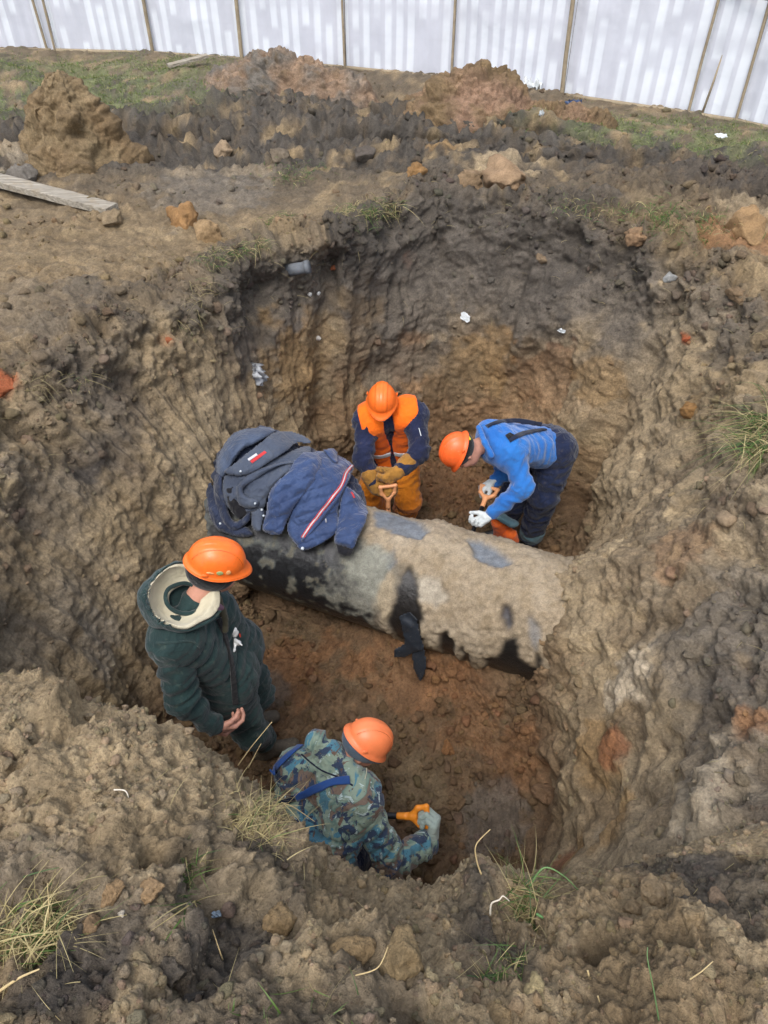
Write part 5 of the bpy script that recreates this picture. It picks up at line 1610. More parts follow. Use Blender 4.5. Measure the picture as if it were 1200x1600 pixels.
sl = [o for o in col.objects if o.name.startswith('sleeve') and o.parent == jn][1]
mk('red_logo', *ribbon([P(*zj([(1022, 508)])[0], 4.7), P(*zj([(1036, 528)])[0], 4.7), P(*zj([(1044, 552)])[0], 4.7)], .014, .002, surf_of(sl), .001, 10), RTRIM, sl)
u, v = zj([(697, 887)])[0]
mk('snap_button', *figure_mesh([ball(P(u, v, float(pt_at(A([u]), A([v]))[0]) - .13), .011, .01)], .003, 1), SNAP, jn)
u, v = zj([(852, 700)])[0]
mk('zip_pull', *tube([P(u, v - 3, float(pt_at(A([u]), A([v]))[0]) - .15), P(u + 1, v + 3, float(pt_at(A([u]), A([v]))[0]) - .15)], .004, 6), WTRIM, jn)

# ------------------------------------------------------------------ fence of white sheeting on wooden posts
def fence():
    base = [(-200, 78), (88, 80), (240, 84), (380, 94), (540, 107), (706, 124), (880, 150), (1075, 178), (1150, 190), (1300, 222)]
    G = [Zp(u, v, -.03) for u, v in base]
    H = 2.15
    root = empty('sheeting_fence', G[4], 'tall white translucent sheeting fence on rough wooden posts behind the field', 'fence')
    sm, nt, b, out = new_mat('white_sheeting')
    at = nt.nodes.new('ShaderNodeAttribute'); at.attribute_name = 'Col'
    n_ = nnoise(nt, 3.5, 4, .6)
    r_ = nramp(nt, n_.outputs[0], [(.3, (.93,) * 3), (.7, (1.03,) * 3)])
    c_ = nmix(nt, 'MULTIPLY', 1., at.outputs[0], r_.outputs[0])
    nt.links.new(c_, b.inputs['Base Color']); b.inputs['Roughness'].default_value = .45
    tr = nt.nodes.new('ShaderNodeBsdfTranslucent'); nt.links.new(c_, tr.inputs[0])
    mx = nt.nodes.new('ShaderNodeMixShader'); mx.inputs[0].default_value = .35
    nt.links.new(b.outputs[0], mx.inputs[1]); nt.links.new(tr.outputs[0], mx.inputs[2]); nt.links.new(mx.outputs[0], out.inputs[0])
    nbump(nt, b, [(nnoise(nt, 5, 4, .6, dist=1).outputs[0], .25, .03)])
    wood = plain_mat('rough_post_wood', srgb(150, 136, 112), .85, .25, 12, dirt=.4, bump=.6)
    RN = np.random.default_rng(3)
    for i in range(len(G) - 1):
        a, b2 = G[i], G[i + 1]; L = np.linalg.norm(b2 - a); d = (b2 - a) / L
        n = unit(np.cross(d, A([0, 0, 1.]))); n = n if n[1] < 0 else -n
        nu, nv = max(12, int(L / .012)), 110
        S, T = np.meshgrid(np.linspace(0.003, L - .003, nu), np.linspace(0, H, nv), indexing='ij')
        fl = S.ravel() / L
        q = np.stack([S.ravel() * 1.4 + i * 7, T.ravel() * 1.1, 0 * fl], 1)
        per = .135; ph = (S.ravel() + i * .05) / per
        belly = .05 * np.sin(np.pi * fl) * (.6 + .6 * noise3(q * .6, 2))
        crease = .014 * (1 - 2 * np.abs(noise3(q * 1.3, 8))) * np.sin(np.pi * fl) ** .5 + .005 * noise3(q * 4, 5)
        rib = .006 * np.cos(2 * np.pi * ph)
        V = a + S.ravel()[:, None] * d + T.ravel()[:, None] * A([0, 0, 1.]) + n * (belly + crease + rib - .02)[:, None]
        V[:, 2] += np.where(T.ravel() == 0, .02 * noise3(q * 3, 11), 0)
        # print of the sheeting: broken pale bars on a thinner grey-white ground
        k = np.floor(ph).astype(int)
        bar = sstep(.18, .26, ph % 1) * sstep(.86, .78, ph % 1)
        brk = noise3(np.stack([k * 5.3 + i, T.ravel() * 1.6, 0 * fl], 1), 21)
        brk2 = sstep(-.30, -.18, brk)
        thin = sstep(.9, 1.0, np.abs(((T.ravel() / .075) % 1) - .5) * 2) * .35
        band = sstep(.12, .0, np.abs(T.ravel() - .62 - .03 * np.sin(S.ravel() * 2))) * .6
        w = bar * brk2 * (1 - band)
        c0_, c1_ = srgb(222, 223, 230), srgb(247, 250, 254)
        colr = c0_ * (1 - w[:, None]) + c1_ * w[:, None]
        colr = colr * (1 - .05 * thin[:, None])
        colr = colr * (1 - .10 * sstep(.06, 0, T.ravel())[:, None] * A([.4, .6, 1.]))
        mk('sheeting_panel', V, grid_faces(nu, nv), sm, root, cols=colr)
        # post: an uneven sawn batten or pole in front of the seam
        m_ = 14; hh = np.linspace(-.2, H + .05, m_)
        lean = RN.normal(0, .012, 2)
        ctr = b2 + n * .035 + hh[:, None] * A([lean[0], 0, 1.]) + np.cumsum(RN.normal(0, .002, (m_, 3)), 0)
        wdt = .030 if i in (5, 2, 1) else .018
        mk('post', *tube(ctr, wdt * (1.1 - .12 * hh / H), 8, squash=.7), wood, root)
        if i == 0:
            mk('post', *tube(G[1] + A([-.1, -.03, 0]) + hh[:, None] * A([-.03, 0, 1.]), .016, 7), wood, root)
        mk('bottom_rail', *box((a + b2) / 2 + n * .045 + A([0, 0, .035 - .02]), L * .96, .02, .05, d, n, (0, 0, 1)), wood, root)
    a, b2 = G[7], G[9]; d = unit(b2 - a)
    mk('rail', *tube([a + A([0, -.05, 1.05]), b2 + A([0, -.05, .98])], .014, 7), wood, root)
    st = G[7] + A([.10, -.10, 0])
    s_ = mk('stake', *tube([st, st + A([.03, 0, .3]), st + A([.05, 0, .55])], [.012, .010, .007], 7), wood, root)
    return G
FG = fence()

# ------------------------------------------------------------------ heaps of earth
HV_ALL = []
def heap(label, cx, cy, rx, ry, h, c1, c2, power=1.6, rot=0., seed=0., zb=-.06, rough=1.0, cav=None, unev=.35, n_a=210, n_r=110):
    a = np.linspace(0, 2 * np.pi, n_a, endpoint=False); f = np.linspace(0, 1, n_r)
    Fq, Aq = np.meshgrid(f, a, indexing='ij')
    x = Fq * np.cos(Aq) * rx; y = Fq * np.sin(Aq) * ry
    cr_, sr_ = math.cos(rot), math.sin(rot); X_, Y_ = cx + x * cr_ - y * sr_, cy + x * sr_ + y * cr_
    q = np.stack([X_.ravel(), Y_.ravel(), 0 * X_.ravel()], 1)
    un = 1 + unev * noise3(np.stack([np.cos(Aq.ravel()) * 1.3, np.sin(Aq.ravel()) * 1.3, 0 * Aq.ravel()], 1), seed)
    ff = np.clip(Fq.ravel() / un, 0, 1.4)
    z = h * np.clip(1 - ff, 0, 1) ** (1 / power) * (1 - .0 * ff) if power > 2 else h * (np.cos(np.clip(ff, 0, 1) * np.pi) * .5 + .5) ** (power * .6)
    z = z + zb - .15 * sstep(.85, 1.0, Fq.ravel())
    B = np.stack([X_.ravel(), Y_.ravel(), z], 1).reshape(n_r, n_a, 3)
    N = grid_normals(B); 
    if N[n_r // 2, 0, 2] < 0: N = -N
    N[0] = (0, 0, 1)
    p = B.reshape(-1, 3).astype(np.float32)
    l1, r1 = lumps(p, 5, seed); l2, r2 = lumps(p, 12, seed + 3); l3, r3 = lumps(p, 28, seed + 5)
    fb = fbm(p * 3, 4, seed + 7); fb2 = fbm(p * 12, 3, seed + 9)
    dd = rough * (.07 * l1 + .045 * l2 + .016 * l3 + .07 * fb + .016 * fb2) * (1 - .6 * sstep(.8, 1, Fq.ravel()))
    V = p + N.reshape(-1, 3) * dd[:, None]
    if cav is not None:
        for (u, v, r_) in cav:
            d_ = ray(u, v); o = A([0, 0, CZ]); dv = V - o; t = dv @ d_; pd_ = np.linalg.norm(dv - t[:, None] * d_, axis=1)
            k = np.exp(-(pd_ / r_) ** 2); V = V + d_ * (k * .12)[:, None]
    c_ = np.tile(c1, (len(p), 1)); c_ = mixc(c_, .5 + 1.3 * fb, c2); c_ = mixc(c_, np.clip(-.2 + 1.4 * fb2, 0, 1) * .6, BROWN)
    c_ = c_ * (1 + .25 * r2[:, None] - .12) * (1 + .2 * r3[:, None] - .1)
    iu = np.arange(n_r - 1)[:, None]; iv = np.arange(n_a)[None]; jv = (iv + 1) % n_a
    Fc = np.stack([iu * n_a + iv, (iu + 1) * n_a + iv, (iu + 1) * n_a + jv, iu * n_a + jv], -1).reshape(-1, 4)
    o = mk('spoil_heap', V, Fc, SOIL, cols=np.clip(c_, .02, .8))
    tag(o, label, 'spoil heap')
    HV_ALL.append((V, Fc))
    return o
w = Zp(110, 262, 0)
heap('jagged brown spoil heap with a dark hollow, at the far left of the pit', -2.66, 6.95, .66, .52, .72, TAN2 * .9, BROWN * 1.1, 1.98, seed=1.0, rough=.85, unev=.45, cav=[(124, 212, .05)])
heap('low reddish-brown spoil heap left of centre by the fence', -1.15, 9.2, 1.15, .65, .36, srgb(136, 114, 94), GREY, 1.5, -.2, seed=4.0)
heap('large reddish-brown spoil heap right of centre against the fence', 0.90, 8.15, 1.05, .8, .47, srgb(138, 112, 92), BROWN*1.1, 1.7, -.15, seed=7.0)
heap('small spread of brown earth right of the large heap at the fence', 1.72, 7.95, .55, .45, .22, srgb(132, 108, 86), BROWN, 1.5, -.2, seed=9.0, n_a=160, n_r=90)
# ------------------------------------------------------------------ clods
def ico(n):
    import bmesh
    bm = bmesh.new(); bmesh.ops.create_icosphere(bm, subdivisions=n, radius=1)
    V = A([v.co[:] for v in bm.verts]); Fc = A([[v.index for v in f.verts] for f in bm.faces]); bm.free()
    return V, Fc
def clod_shape(n, seed, rough=.35):
    V, Fc = ico(n); V = unit(V)
    q = V * 1.1 + seed * 7.7
    r = 1 + rough * noise3(q) * 1.4 + rough * .6 * noise3(q * 2.3) + rough * .35 * noise3(q * 5)
    # knock a few flat faces off it
    g = np.random.default_rng(int(seed * 10) + 1)
    P_ = V * r[:, None]
    for _ in range(9):
        n_ = unit(g.normal(size=3)); h = g.uniform(.52, .9); d = P_ @ n_ - h
        P_ = P_ - np.clip(d, 0, 9)[:, None] * n_ * .85
    return P_, Fc
SH2 = [clod_shape(2, s + .1, .5) for s in range(12)]
SH3 = [clod_shape(3, s + .6, .55) for s in range(10)]

def area_weights(V, Fc):
    a = np.linalg.norm(np.cross(V[Fc[:, 2]] - V[Fc[:, 0]], V[Fc[:, 3]] - V[Fc[:, 1]]), axis=1)
    return a
def rand_rot(n, g):
    q = g.normal(size=(n, 4)); q /= np.linalg.norm(q, axis=1)[:, None]
    w, x, y, z = q.T
    return np.stack([np.stack([1 - 2 * (y * y + z * z), 2 * (x * y - z * w), 2 * (x * z + y * w)], 1), np.stack([2 * (x * y + z * w), 1 - 2 * (x * x + z * z), 2 * (y * z - x * w)], 1), np.stack([2 * (x * z - y * w), 2 * (y * z + x * w), 1 - 2 * (x * x + y * y)], 1)], 1)
def scatter(name, V, Fc, C_, dens, n, smin_, smax_, pw, seed, shapes, mat, sink=.25, var=.25, tint=None):
    """loose clods: sizes follow a power law, colour taken from the soil they lie on"""
    g = np.random.default_rng(seed)
    w = area_weights(V, Fc) * dens[Fc].mean(1); w = np.clip(w, 0, None); w /= w.sum()
    f = g.choice(len(Fc), n, p=w)
    b = g.random((n, 2)); q = Fc[f]
    pos = (V[q[:, 0]] * (1 - b[:, :1]) + V[q[:, 1]] * b[:, :1]) * (1 - b[:, 1:]) + (V[q[:, 3]] * (1 - b[:, :1]) + V[q[:, 2]] * b[:, :1]) * b[:, 1:]
    u = g.random(n); s = (smin_ ** (1 - pw) + u * (smax_ ** (1 - pw) - smin_ ** (1 - pw))) ** (1 / (1 - pw))
    R = rand_rot(n, g); sc = s[:, None] * g.uniform(.7, 1.25, (n, 3))
    pos[:, 2] += s * (0.5 - sink)
    cc = C_[q[:, 0]] * g.uniform(1 - var, 1 + var, (n, 1)) * g.uniform(.94, 1.06, (n, 3))
    if tint is not None: cc = cc * (1 - tint[1]) + tint[0] * tint[1]
    AV, AF, AC, off = [], [], [], 0
    k = g.integers(0, len(shapes), n)
    for i, (sv_, sf_) in enumerate(shapes):
        m = k == i; cnt = m.sum()
        if not cnt: continue
        pts = np.einsum('nij,vj->nvi', R[m], sv_) * 1.0
        pts = pts * s[m][:, None, None] * np.stack([g.uniform(.75, 1.2, cnt), g.uniform(.75, 1.2, cnt), g.uniform(.6, .95, cnt)], 1)[:, None, :] + pos[m][:, None, :]
        AV.append(pts.reshape(-1, 3)); AF.append((sf_[None] + (np.arange(cnt) * len(sv_))[:, None, None] + off).reshape(-1, 3)); off += cnt * len(sv_)
        AC.append(np.repeat(cc[m], len(sv_), 0))
    o = mk(name, np.concatenate(AV), np.concatenate(AF), mat, cols=np.clip(np.concatenate(AC), .012, .8), origin=(0, 0, 0))
    tag(o, kind='stuff'); return o
CLOD = soil_mat('clod_soil', specks=False, lo=.7, hi=1.3, fine=1.1)
cF = np.clip(c, .015, .8)
dn_out = W_out * (near) * np.clip(.35 + 1.3 * f1, .02, 1) * (1 - .9 * lawn) * (Y < 10) * (Y > 1)
vis = (Y > 1.0) & (Y < 10.5)
nrz = np.abs(nb.reshape(-1, 3)[:, 2])
SH1 = [clod_shape(1, s + .3, .5) for s in range(12)]
def two(name, V, Fc, C_, dens, n1, n2, a, b_, c_, pw, seed, sink, var, sh=None):
    o = scatter(name, V, Fc, C_, dens, n1, a, b_, pw, seed, SH1, CLOD, sink=sink, var=var)
    o.data.polygons.foreach_set('use_smooth', np.zeros(len(o.data.polygons), bool))
    scatter(name.replace('crumbs', 'clods'), V, Fc, C_, dens, n2, b_, c_, pw, seed + 50, sh or SH2, CLOD, sink=sink, var=var)
two('floor_crumbs', TERR_V, TERR_F, cF, np.clip(W_floor * (.35 + 1.1 * nB + .5 * (Y < 2.6) + .6 * (Y > 4.2)), 0, 2) + .10 * (W_wall > .3) * (REG < .35) * vis, 7500, 1500, .006, .015, .042, 2.0, 61, .3, .15)
two('rim_crumbs', TERR_V, TERR_F, cF, (np.clip(W_rim * (.4 + nB), 0, 2) * vis + .10 * W_wall * vis * nrz), 4500, 600, .006, .017, .045, 2.2, 62, .4, .13)
two('field_crumbs', TERR_V, TERR_F, cF, dn_out * vis, 6000, 1000, .009, .022, .055, 2.4, 63, .4, .13)
cMM = np.clip(cm, .015, .8)
mden = ((MP[:, 1] > .15) & (MP[:, 1] < 1.25) & (np.abs(MP[:, 0]) < 1.45)) * np.clip(.5 + 1.2 * mnB, .05, 1.5) * 1.0
two('bank_crumbs', MPD.astype(float), MND_F, cMM, mden, 12500, 1300, .0028, .0095, .017, 2.0, 64, .35, .12)
scatter('bank_lumps', MPD.astype(float), MND_F, cMM, mden * (.2 + (MP[:, 0] > .45) * (MP[:, 1] < .9) * 1.4 + (MP[:, 1] < .6)), 110, .012, .026, 2.2, 65, SH3, CLOD, sink=.38, var=.10)
BV_ALL_T = None
def clod(u, v, rpx, colr, label, which='all', squash=(1, 1, .8), seed=0, name='clod', cat='clod', mat=None, group=None, lift=.18, n=4):
    h, nn = hit(u, v + rpx * .4, which)
    t = h[1] * cP - (h[2] - CZ) * sP
    r = rpx * t / FPX
    sv_, sf_ = clod_shape(n, seed + .37, .38)
    g = np.random.default_rng(seed + 900); R = rand_rot(1, g)[0]
    V = (sv_ @ R.T) * A(squash) * r
    V = V + unit(V) * (r * .11 * fbm(V / r * 2.8, 4, seed))[:, None]
    V = V + h + A([0, 0, r * lift])
    cc = colr * (1 + .25 * fbm(V / r * 1.6, 3, seed + 3))[:, None]
    o = mk(name, V, sf_, mat or CLOD, cols=np.clip(cc, .02, .8))
    return tag(o, label, cat, group)
for i, a in enumerate([
    (288,338,26,srgb(158,122,82),'orange-brown broken clod standing on edge on the left rim of the pit'),
    (326,358,25,srgb(158,132,98),'tan clod leaning against the orange-brown one on the left rim'),
    (650,264,15,srgb(150,116,76),'round orange clod on the far edge above the dark wall'),
    (788,268,40,srgb(158,132,104),'big pale brown clod on the far rim right of centre'),
    (735,275,24,srgb(140,118,92),'brown clod just left of the big pale clod on the far rim'),
    (175,338,20,srgb(142,124,98),'brown clod at the end of the grey plank'),
    (352,232,17,srgb(150,130,106),'flat pale clod lying alone on the field behind the left rim'),
    (440,242,18,srgb(120,108,92),'grey-brown clod on the field right of the flat pale one'),
    (570,240,20,srgb(96,88,80),'dark upright clod in the mud behind the far rim'),
    (38,272,22,srgb(120,114,106),'grey lump above the left end of the plank'),
    (855,818,11,srgb(172,140,104),'pale round stone on the floor behind the legs of the worker in blue'),
    (1078,636,16,srgb(150,114,72),'ochre lump stuck high on the right slope'),
    (850,1234,22,srgb(126,100,76),'reddish-brown clod at the foot of the right slope beside the dark hollow'),
    (1022,1388,26,srgb(150,130,102),'largest clod of the loose group at the lower right'),
    (988,1416,16,srgb(146,126,98),'smaller clod touching the largest one at the lower right'),
    (1120,1402,18,srgb(128,110,92),'pointed brown clod right of the loose group at the lower right'),
    (1082,1428,17,srgb(150,130,100),'rounded tan clod below the pointed one at the lower right'),
    (1062,1392,14,srgb(142,124,98),'small tan clod between the largest and the pointed clod'),
    (628,1488,40,srgb(146,126,94),'broad flat-topped clod in the foreground below the camouflage worker'),
    (545,1478,34,srgb(144,122,90),'blocky clod immediately left of the broad flat-topped one'),
    (780,1585,30,srgb(168,144,108),'pale tan clod at the bottom edge below the green grass tuft'),
    (890,1553,19,srgb(150,128,98),'tan clod right of the bottom edge clod, under the dry stalk'),
    (178,1390,18,srgb(150,124,92),'left one of two flat tan clods side by side at the lower left'),
    (142,1442,20,srgb(140,116,88),'brown clod below the two flat tan ones at the lower left'),
    (266,1508,24,srgb(98,90,80),'dark grey upright clod beside the hollow at the lower left'),
    (302,1560,17,srgb(84,78,72),'dark smooth lump under the hollow near the bottom edge'),
    (440,1432,24,srgb(146,124,92),'tan clod under the crest right of the dark sod'),
    (715,1250,14,srgb(118,96,72),'brown clod on the pit floor right of the gloved hand'),
    (700,1165,12,srgb(134,96,62),'orange-brown clod on the pit floor right of the pale orange helmet'),
    (1165,352,36,srgb(158,128,92),'large sandy clod on the right rim at the picture edge'),
    (995,365,18,srgb(150,122,94),'reddish clod just under the grass on the far right rim'),
    (845,402,10,srgb(128,110,88),'small brown clod halfway along the dark top of the far wall'),
    (1150,455,16,srgb(136,114,88),'brown clod on the upper right slope below the sandy clod')]):
    clod(a[0], a[1], a[2], a[3] * .95, a[4], seed=i + 1)
clod(188, 1388 + 12, 1, TAN, 'x', seed=77) if False else None
clod(236, 1385, 21, srgb(156,130,98), 'right one of two flat tan clods side by side at the lower left', seed=41)
clod(188, 1427, 6, srgb(196,186,170), 'small white chalky stone on the brown bank at the lower left', seed=42, name='stone', cat='stone')
clod(497, 527, 5, srgb(214,208,198), 'white pebble stuck in the left part of the far wall', seed=43, name='stone', cat='stone', n=3)
clod(497, 457, 4, srgb(224,222,216), 'right of two tiny white pebbles under the left rim', seed=44, name='stone', cat='stone', n=3)
clod(484, 459, 4, srgb(224,222,216), 'left of two tiny white pebbles under the left rim', seed=45, name='stone', cat='stone', n=3)
clod(8, 600, 20, srgb(160,92,60), 'brick-red lump in the left wall at the picture edge', seed=46, name='brick_fragment', cat='brick fragment')
clod(1072, 528, 8, srgb(160,88,58), 'small brick-red fragment high on the right slope', seed=47, name='brick_fragment', cat='brick fragment', n=3)
clod(265, 530, 7, srgb(152,92,62), 'small orange-red fragment in the dark left wall', seed=48, name='brick_fragment', cat='brick fragment', n=3)
clod(522, 416, 6, srgb(152,92,62), 'tiny orange-red fragment under the left of the far rim', seed=49, name='brick_fragment', cat='brick fragment', n=3)
clod(1045, 432, 10, srgb(150,150,148), 'grey stone near the top of the right slope', seed=50, name='stone', cat='stone', n=3)

# pipe stub in the wall
CONC = plain_mat('old_concrete', srgb(96, 100, 104), .85, .25, 30, dirt=.5, bump=.5)
h_, n_ = hit(464, 416)
sd2 = unit(A([.9, -.1, .25]))
sb = empty('pipe_stub', h_, 'short grey pipe stub sticking out of the dark soil under the left rim', 'pipe stub')
mk('pipe_wall', *tube([h_ - sd2 * .10 + A([0, -.03, 0]), h_ + sd2 * .09 + A([0, -.05, 0])], [.045, .040], 18), CONC, sb)
mk('socket_rim', *tube([h_ + sd2 * .07 + A([0, -.05, 0]), h_ + sd2 * .10 + A([0, -.05, 0])], [.048, .047], 18), CONC, sb)

# planks
def plank(label, p0, p1, w, th_, seed, split=False):
    d = unit(p1 - p0); s_ = unit(np.cross(d, A([0, 0, 1.]))); u_ = np.cross(s_, d)
    n = 40; V = []
    for i in range(n):
        f = i / (n - 1); q = p0 + (p1 - p0) * f
        wv = w * (1 - .12 * f) * (1 - (.25 * sstep(.06, 0, f)))
        k = noise3(A([[f * 5, seed, 0], [f * 5, seed, 3]]), 0)
        for a, b in ((-.5, -.5), (-.5, .45), (-.45, .5), (-.2, .52), (.1, .49), (.3, .51), (.46, .5), (.5, .44), (.5, -.5)):
            V.append(q + s_ * a * (wv + .012 * k[0]) + u_ * (b * th_ + .003 * noise3(A([[f * 30, a * 9, seed]]))[0]))
    m = 9; Fc = []
    for i in range(n - 1):
        for j in range(m):
            a, b = i * m + j, i * m + (j + 1) % m
            Fc.append((a, b, b + m, a + m))
    Fc += [tuple(range(m)), tuple((n - 1) * m + j for j in reversed(range(m)))]
    mt, nt, b_, out = new_mat('weathered_plank')
    tc = nt.nodes.new('ShaderNodeMapping'); tc.inputs['Rotation'].default_value = (0, 0, -math.atan2(d[1], d[0])); tc.inputs['Scale'].default_value = (2.5, 60, 60)
    nt.links.new(nt.nodes.new('ShaderNodeNewGeometry').outputs['Position'], tc.inputs[0])
    gr = nnoise(nt, 1.0, 5, .65, coord=tc.outputs[0]); dn = nnoise(nt, 9, 5, .65)
    c1 = nramp(nt, gr.outputs[0], [(.3, tuple(srgb(96, 88, 76))), (.7, tuple(srgb(178, 170, 154)))])
    g_ = nramp(nt, dn.outputs[0], [(.5, (0, 0, 0)), (.68, (.7,) * 3)])
    c2 = nmix(nt, 'MIX', g_.outputs[0], c1.outputs[0], tuple(TAN * .8))
    nt.links.new(c2, b_.inputs['Base Color']); b_.inputs['Roughness'].default_value = .9
    nbump(nt, b_, [(gr.outputs[0], .5, .006)])
    o = mk('plank', V, Fc, mt, smooth=False); tag(o, label, 'plank')
a_, _ = hit(-30, 283); b_, _ = hit(176, 330)
plank('weathered grey plank half buried in the field behind the left rim', a_ + A([0, 0, .05]), b_ + A([0, 0, .015]), .15, .05, 1.0)
a_, _ = hit(264, 112); b_, _ = hit(326, 102)
plank('pale board lying by the low heap at the fence', a_ + A([0, 0, .06]), b_ + A([0, 0, .10]), .10, .03, 4.0)

# ------------------------------------------------------------------ grass
def blades(roots, dirs, lens, widths, cols, g, seg=5, droop=.6, side=None):
    n = len(roots); t = np.linspace(0, 1, seg + 1)
    dirs = unit(dirs); hz = g.normal(size=(n, 3)); hz[:, 2] = 0; hz = unit(hz + 1.5 * dirs * A([1, 1, 0]))
    sd_ = unit(np.cross(dirs, hz + A([0, 0, .3])))
    ctr = roots[:, None] + (dirs[:, None] * t[None, :, None] + hz[:, None] * (t ** 2)[None, :, None] * (droop * .7)) * lens[:, None, None]
    ctr[:, :, 2] -= (t ** 2.3)[None] * (droop * lens)[:, None] * .8
    wv = widths[:, None] * (1 - t[None] ** 1.5 * .92)
    L_ = ctr - sd_[:, None] * wv[..., None] / 2; R_ = ctr + sd_[:, None] * wv[..., None] / 2
    V = np.stack([L_, R_], 2).reshape(-1, 3)
    b = (np.arange(n) * (seg + 1) * 2)[:, None] + (np.arange(seg) * 2)[None]
    Fc = np.stack([b, b + 1, b + 3, b + 2], -1).reshape(-1, 4)
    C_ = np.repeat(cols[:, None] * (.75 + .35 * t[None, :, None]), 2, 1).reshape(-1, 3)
    return V, Fc, C_
def grass_mat(name):
    m, nt, b, out = new_mat(name)
    at = nt.nodes.new('ShaderNodeAttribute'); at.attribute_name = 'Col'
    nt.links.new(at.outputs[0], b.inputs['Base Color']); b.inputs['Roughness'].default_value = .6
    tr = nt.nodes.new('ShaderNodeBsdfTranslucent'); nt.links.new(at.outputs[0], tr.inputs[0])
    mx = nt.nodes.new('ShaderNodeMixShader'); mx.inputs[0].default_value = .3
    nt.links.new(b.outputs[0], mx.inputs[1]); nt.links.new(tr.outputs[0], mx.inputs[2]); nt.links.new(mx.outputs[0], out.inputs[0])
    return m
GM = grass_mat('grass_blades')
STRAWC, GREENC, DGREENC = srgb(196, 180, 128), srgb(104, 132, 62), srgb(70, 98, 52)
def tuft(label, spots, n, length, width, mixg, lean, spread, seed, droop=.7, which='all', name='grass_tuft', cat='grass tuft', minlen=.35):
    g = np.random.default_rng(seed); ps = []
    for (u, v) in spots:
        h, nn = hit(u, v, which); ps.append(h)
    n = int(n * 1.15); ps = A(ps); k = g.integers(0, len(ps), n)
    r = ps[k] + g.normal(size=(n, 3)) * spread * A([1, 1, .35]) - A([0, 0, .008])
    d = g.normal(size=(n, 3)) * .55 + A(lean) + A([0, 0, .5])
    gr = g.random(n) < mixg
    cc = np.where(gr[:, None], GREENC * (1 - .0) + (DGREENC - GREENC) * g.random((n, 1)), STRAWC * g.uniform(.55, 1.1, (n, 1)))
    V, Fc, C_ = blades(r, d, length * g.uniform(minlen, 1, n), width * g.uniform(.5, 1.2, n), cc, g, 6, droop)
    o = mk({10: 'rim_grass', 11: 'field_grass', 12: 'rim_grass', 13: 'dry_wisps'}.get(seed, name), V, Fc, GM, cols=C_); return tag(o, kind='stuff') if seed in (10, 11, 12, 13) else tag(o, label, cat)
tuft('dry yellow grass tuft spilling in from the lower left edge', [(10,1430),(30,1460),(60,1480),(5,1500)], 420, .16, .0034, .22, (.55, .1, .1), .035, 1, which='m')
tuft('dry grass tuft on the crest beside the camouflage worker', [(385,1270),(400,1290),(420,1275),(370,1300),(410,1310)], 420, .10, .0026, .12, (.25, .1, .3), .030, 2, which='m')
tuft('green and straw grass tuft hanging from the dark sod at lower centre right', [(815,1395),(825,1430),(835,1450),(820,1400)], 330, .15, .0034, .42, (.15, -.35, .1), .028, 3, which='m', droop=.9)
tuft('green grass sprouting under the dark sod near the bottom edge', [(795,1520),(775,1535),(810,1500)], 150, .10, .0028, .6, (-.1, -.35, .4), .020, 4, which='m')
tuft('thin green tuft standing on the dark sod at lower left centre', [(290,1370),(292,1400),(300,1350)], 90, .09, .0028, .75, (-.1, -.1, .5), .012, 5, which='m')
tuft('broad green blades bent over below the dark sod', [(296,1415)], 13, .16, .0045, .95, (-.75, -.45, .1), .008, 6, which='m', droop=.35, minlen=.6)
tuft('pale grass tuft growing on the right slope at the picture edge', [(1190,670),(1200,690),(1185,700),(1205,650)], 300, .26, .0055, .55, (-.35, -.3, .2), .05, 7, droop=1.0)
tuft('grass fringe on the left rim below the two clods', [(345,395),(370,390),(400,380),(325,405)], 330, .11, .004, .5, (.3, -.4, .2), .05, 8)
tuft('grass fringe hanging over the far rim left of centre', [(560,330),(585,325),(540,335),(605,322)], 420, .15, .0045, .4, (0, -.5, .1), .07, 9)
tuft('green grass patch on the far right rim', [(1050,345),(1080,350),(1030,340),(1100,352)], 700, .10, .005, .8, (0, -.1, .5), .12, 10)
tuft('small green grass patch on the field behind the left rim', [(450,272),(480,270)], 320, .07, .005, .8, (0, -.1, .5), .10, 11)
tuft('sparse grass strip along the far rim right of centre', [(900,322),(940,324),(980,328)], 360, .08, .0045, .6, (0, -.2, .4), .10, 12)
tuft('dry grass wisps over the dark upper left wall', [(300,470),(310,440),(280,500),(60,600),(120,590)], 160, .12, .003, .1, (.3, -.3, -.2), .05, 13)
tuft('grass tuft beside the rim clods at far left centre', [(420,345),(455,345),(435,340)], 260, .09, .004, .6, (.2, -.3, .3), .05, 14)
tuft('few green blades poking up at the bottom edge left of centre', [(480,1590),(520,1595),(405,1590)], 30, .09, .004, .8, (.1, -.1, .6), .02, 15, which='m')
# lawns
g = np.random.default_rng(21)
wL = area_weights(TERR_V, TERR_F) * np.clip(lawn[TERR_F].mean(1) * (.2 + np.clip(nB[TERR_F].mean(1) + .3, 0, 1)), 0, 1); wL /= wL.sum()
f_ = g.choice(len(TERR_F), 14000, p=wL); rt = TERR_V[TERR_F[f_, 0]] + g.normal(size=(14000, 3)) * A([.02, .02, 0])
cc = GREENC * .85 + (STRAWC * .7 - GREENC * .85) * (g.random((14000, 1)) ** 2.2)
V, Fc, C_ = blades(rt, g.normal(size=(14000, 3)) * .5 + A([0, 0, 1]), g.uniform(.02, .06, 14000), g.uniform(.004, .008, 14000), cc, g, 2, .4)
tag(mk('lawn_grass', V, Fc, GM, cols=C_, origin=(0, 0, 0)), kind='stuff')
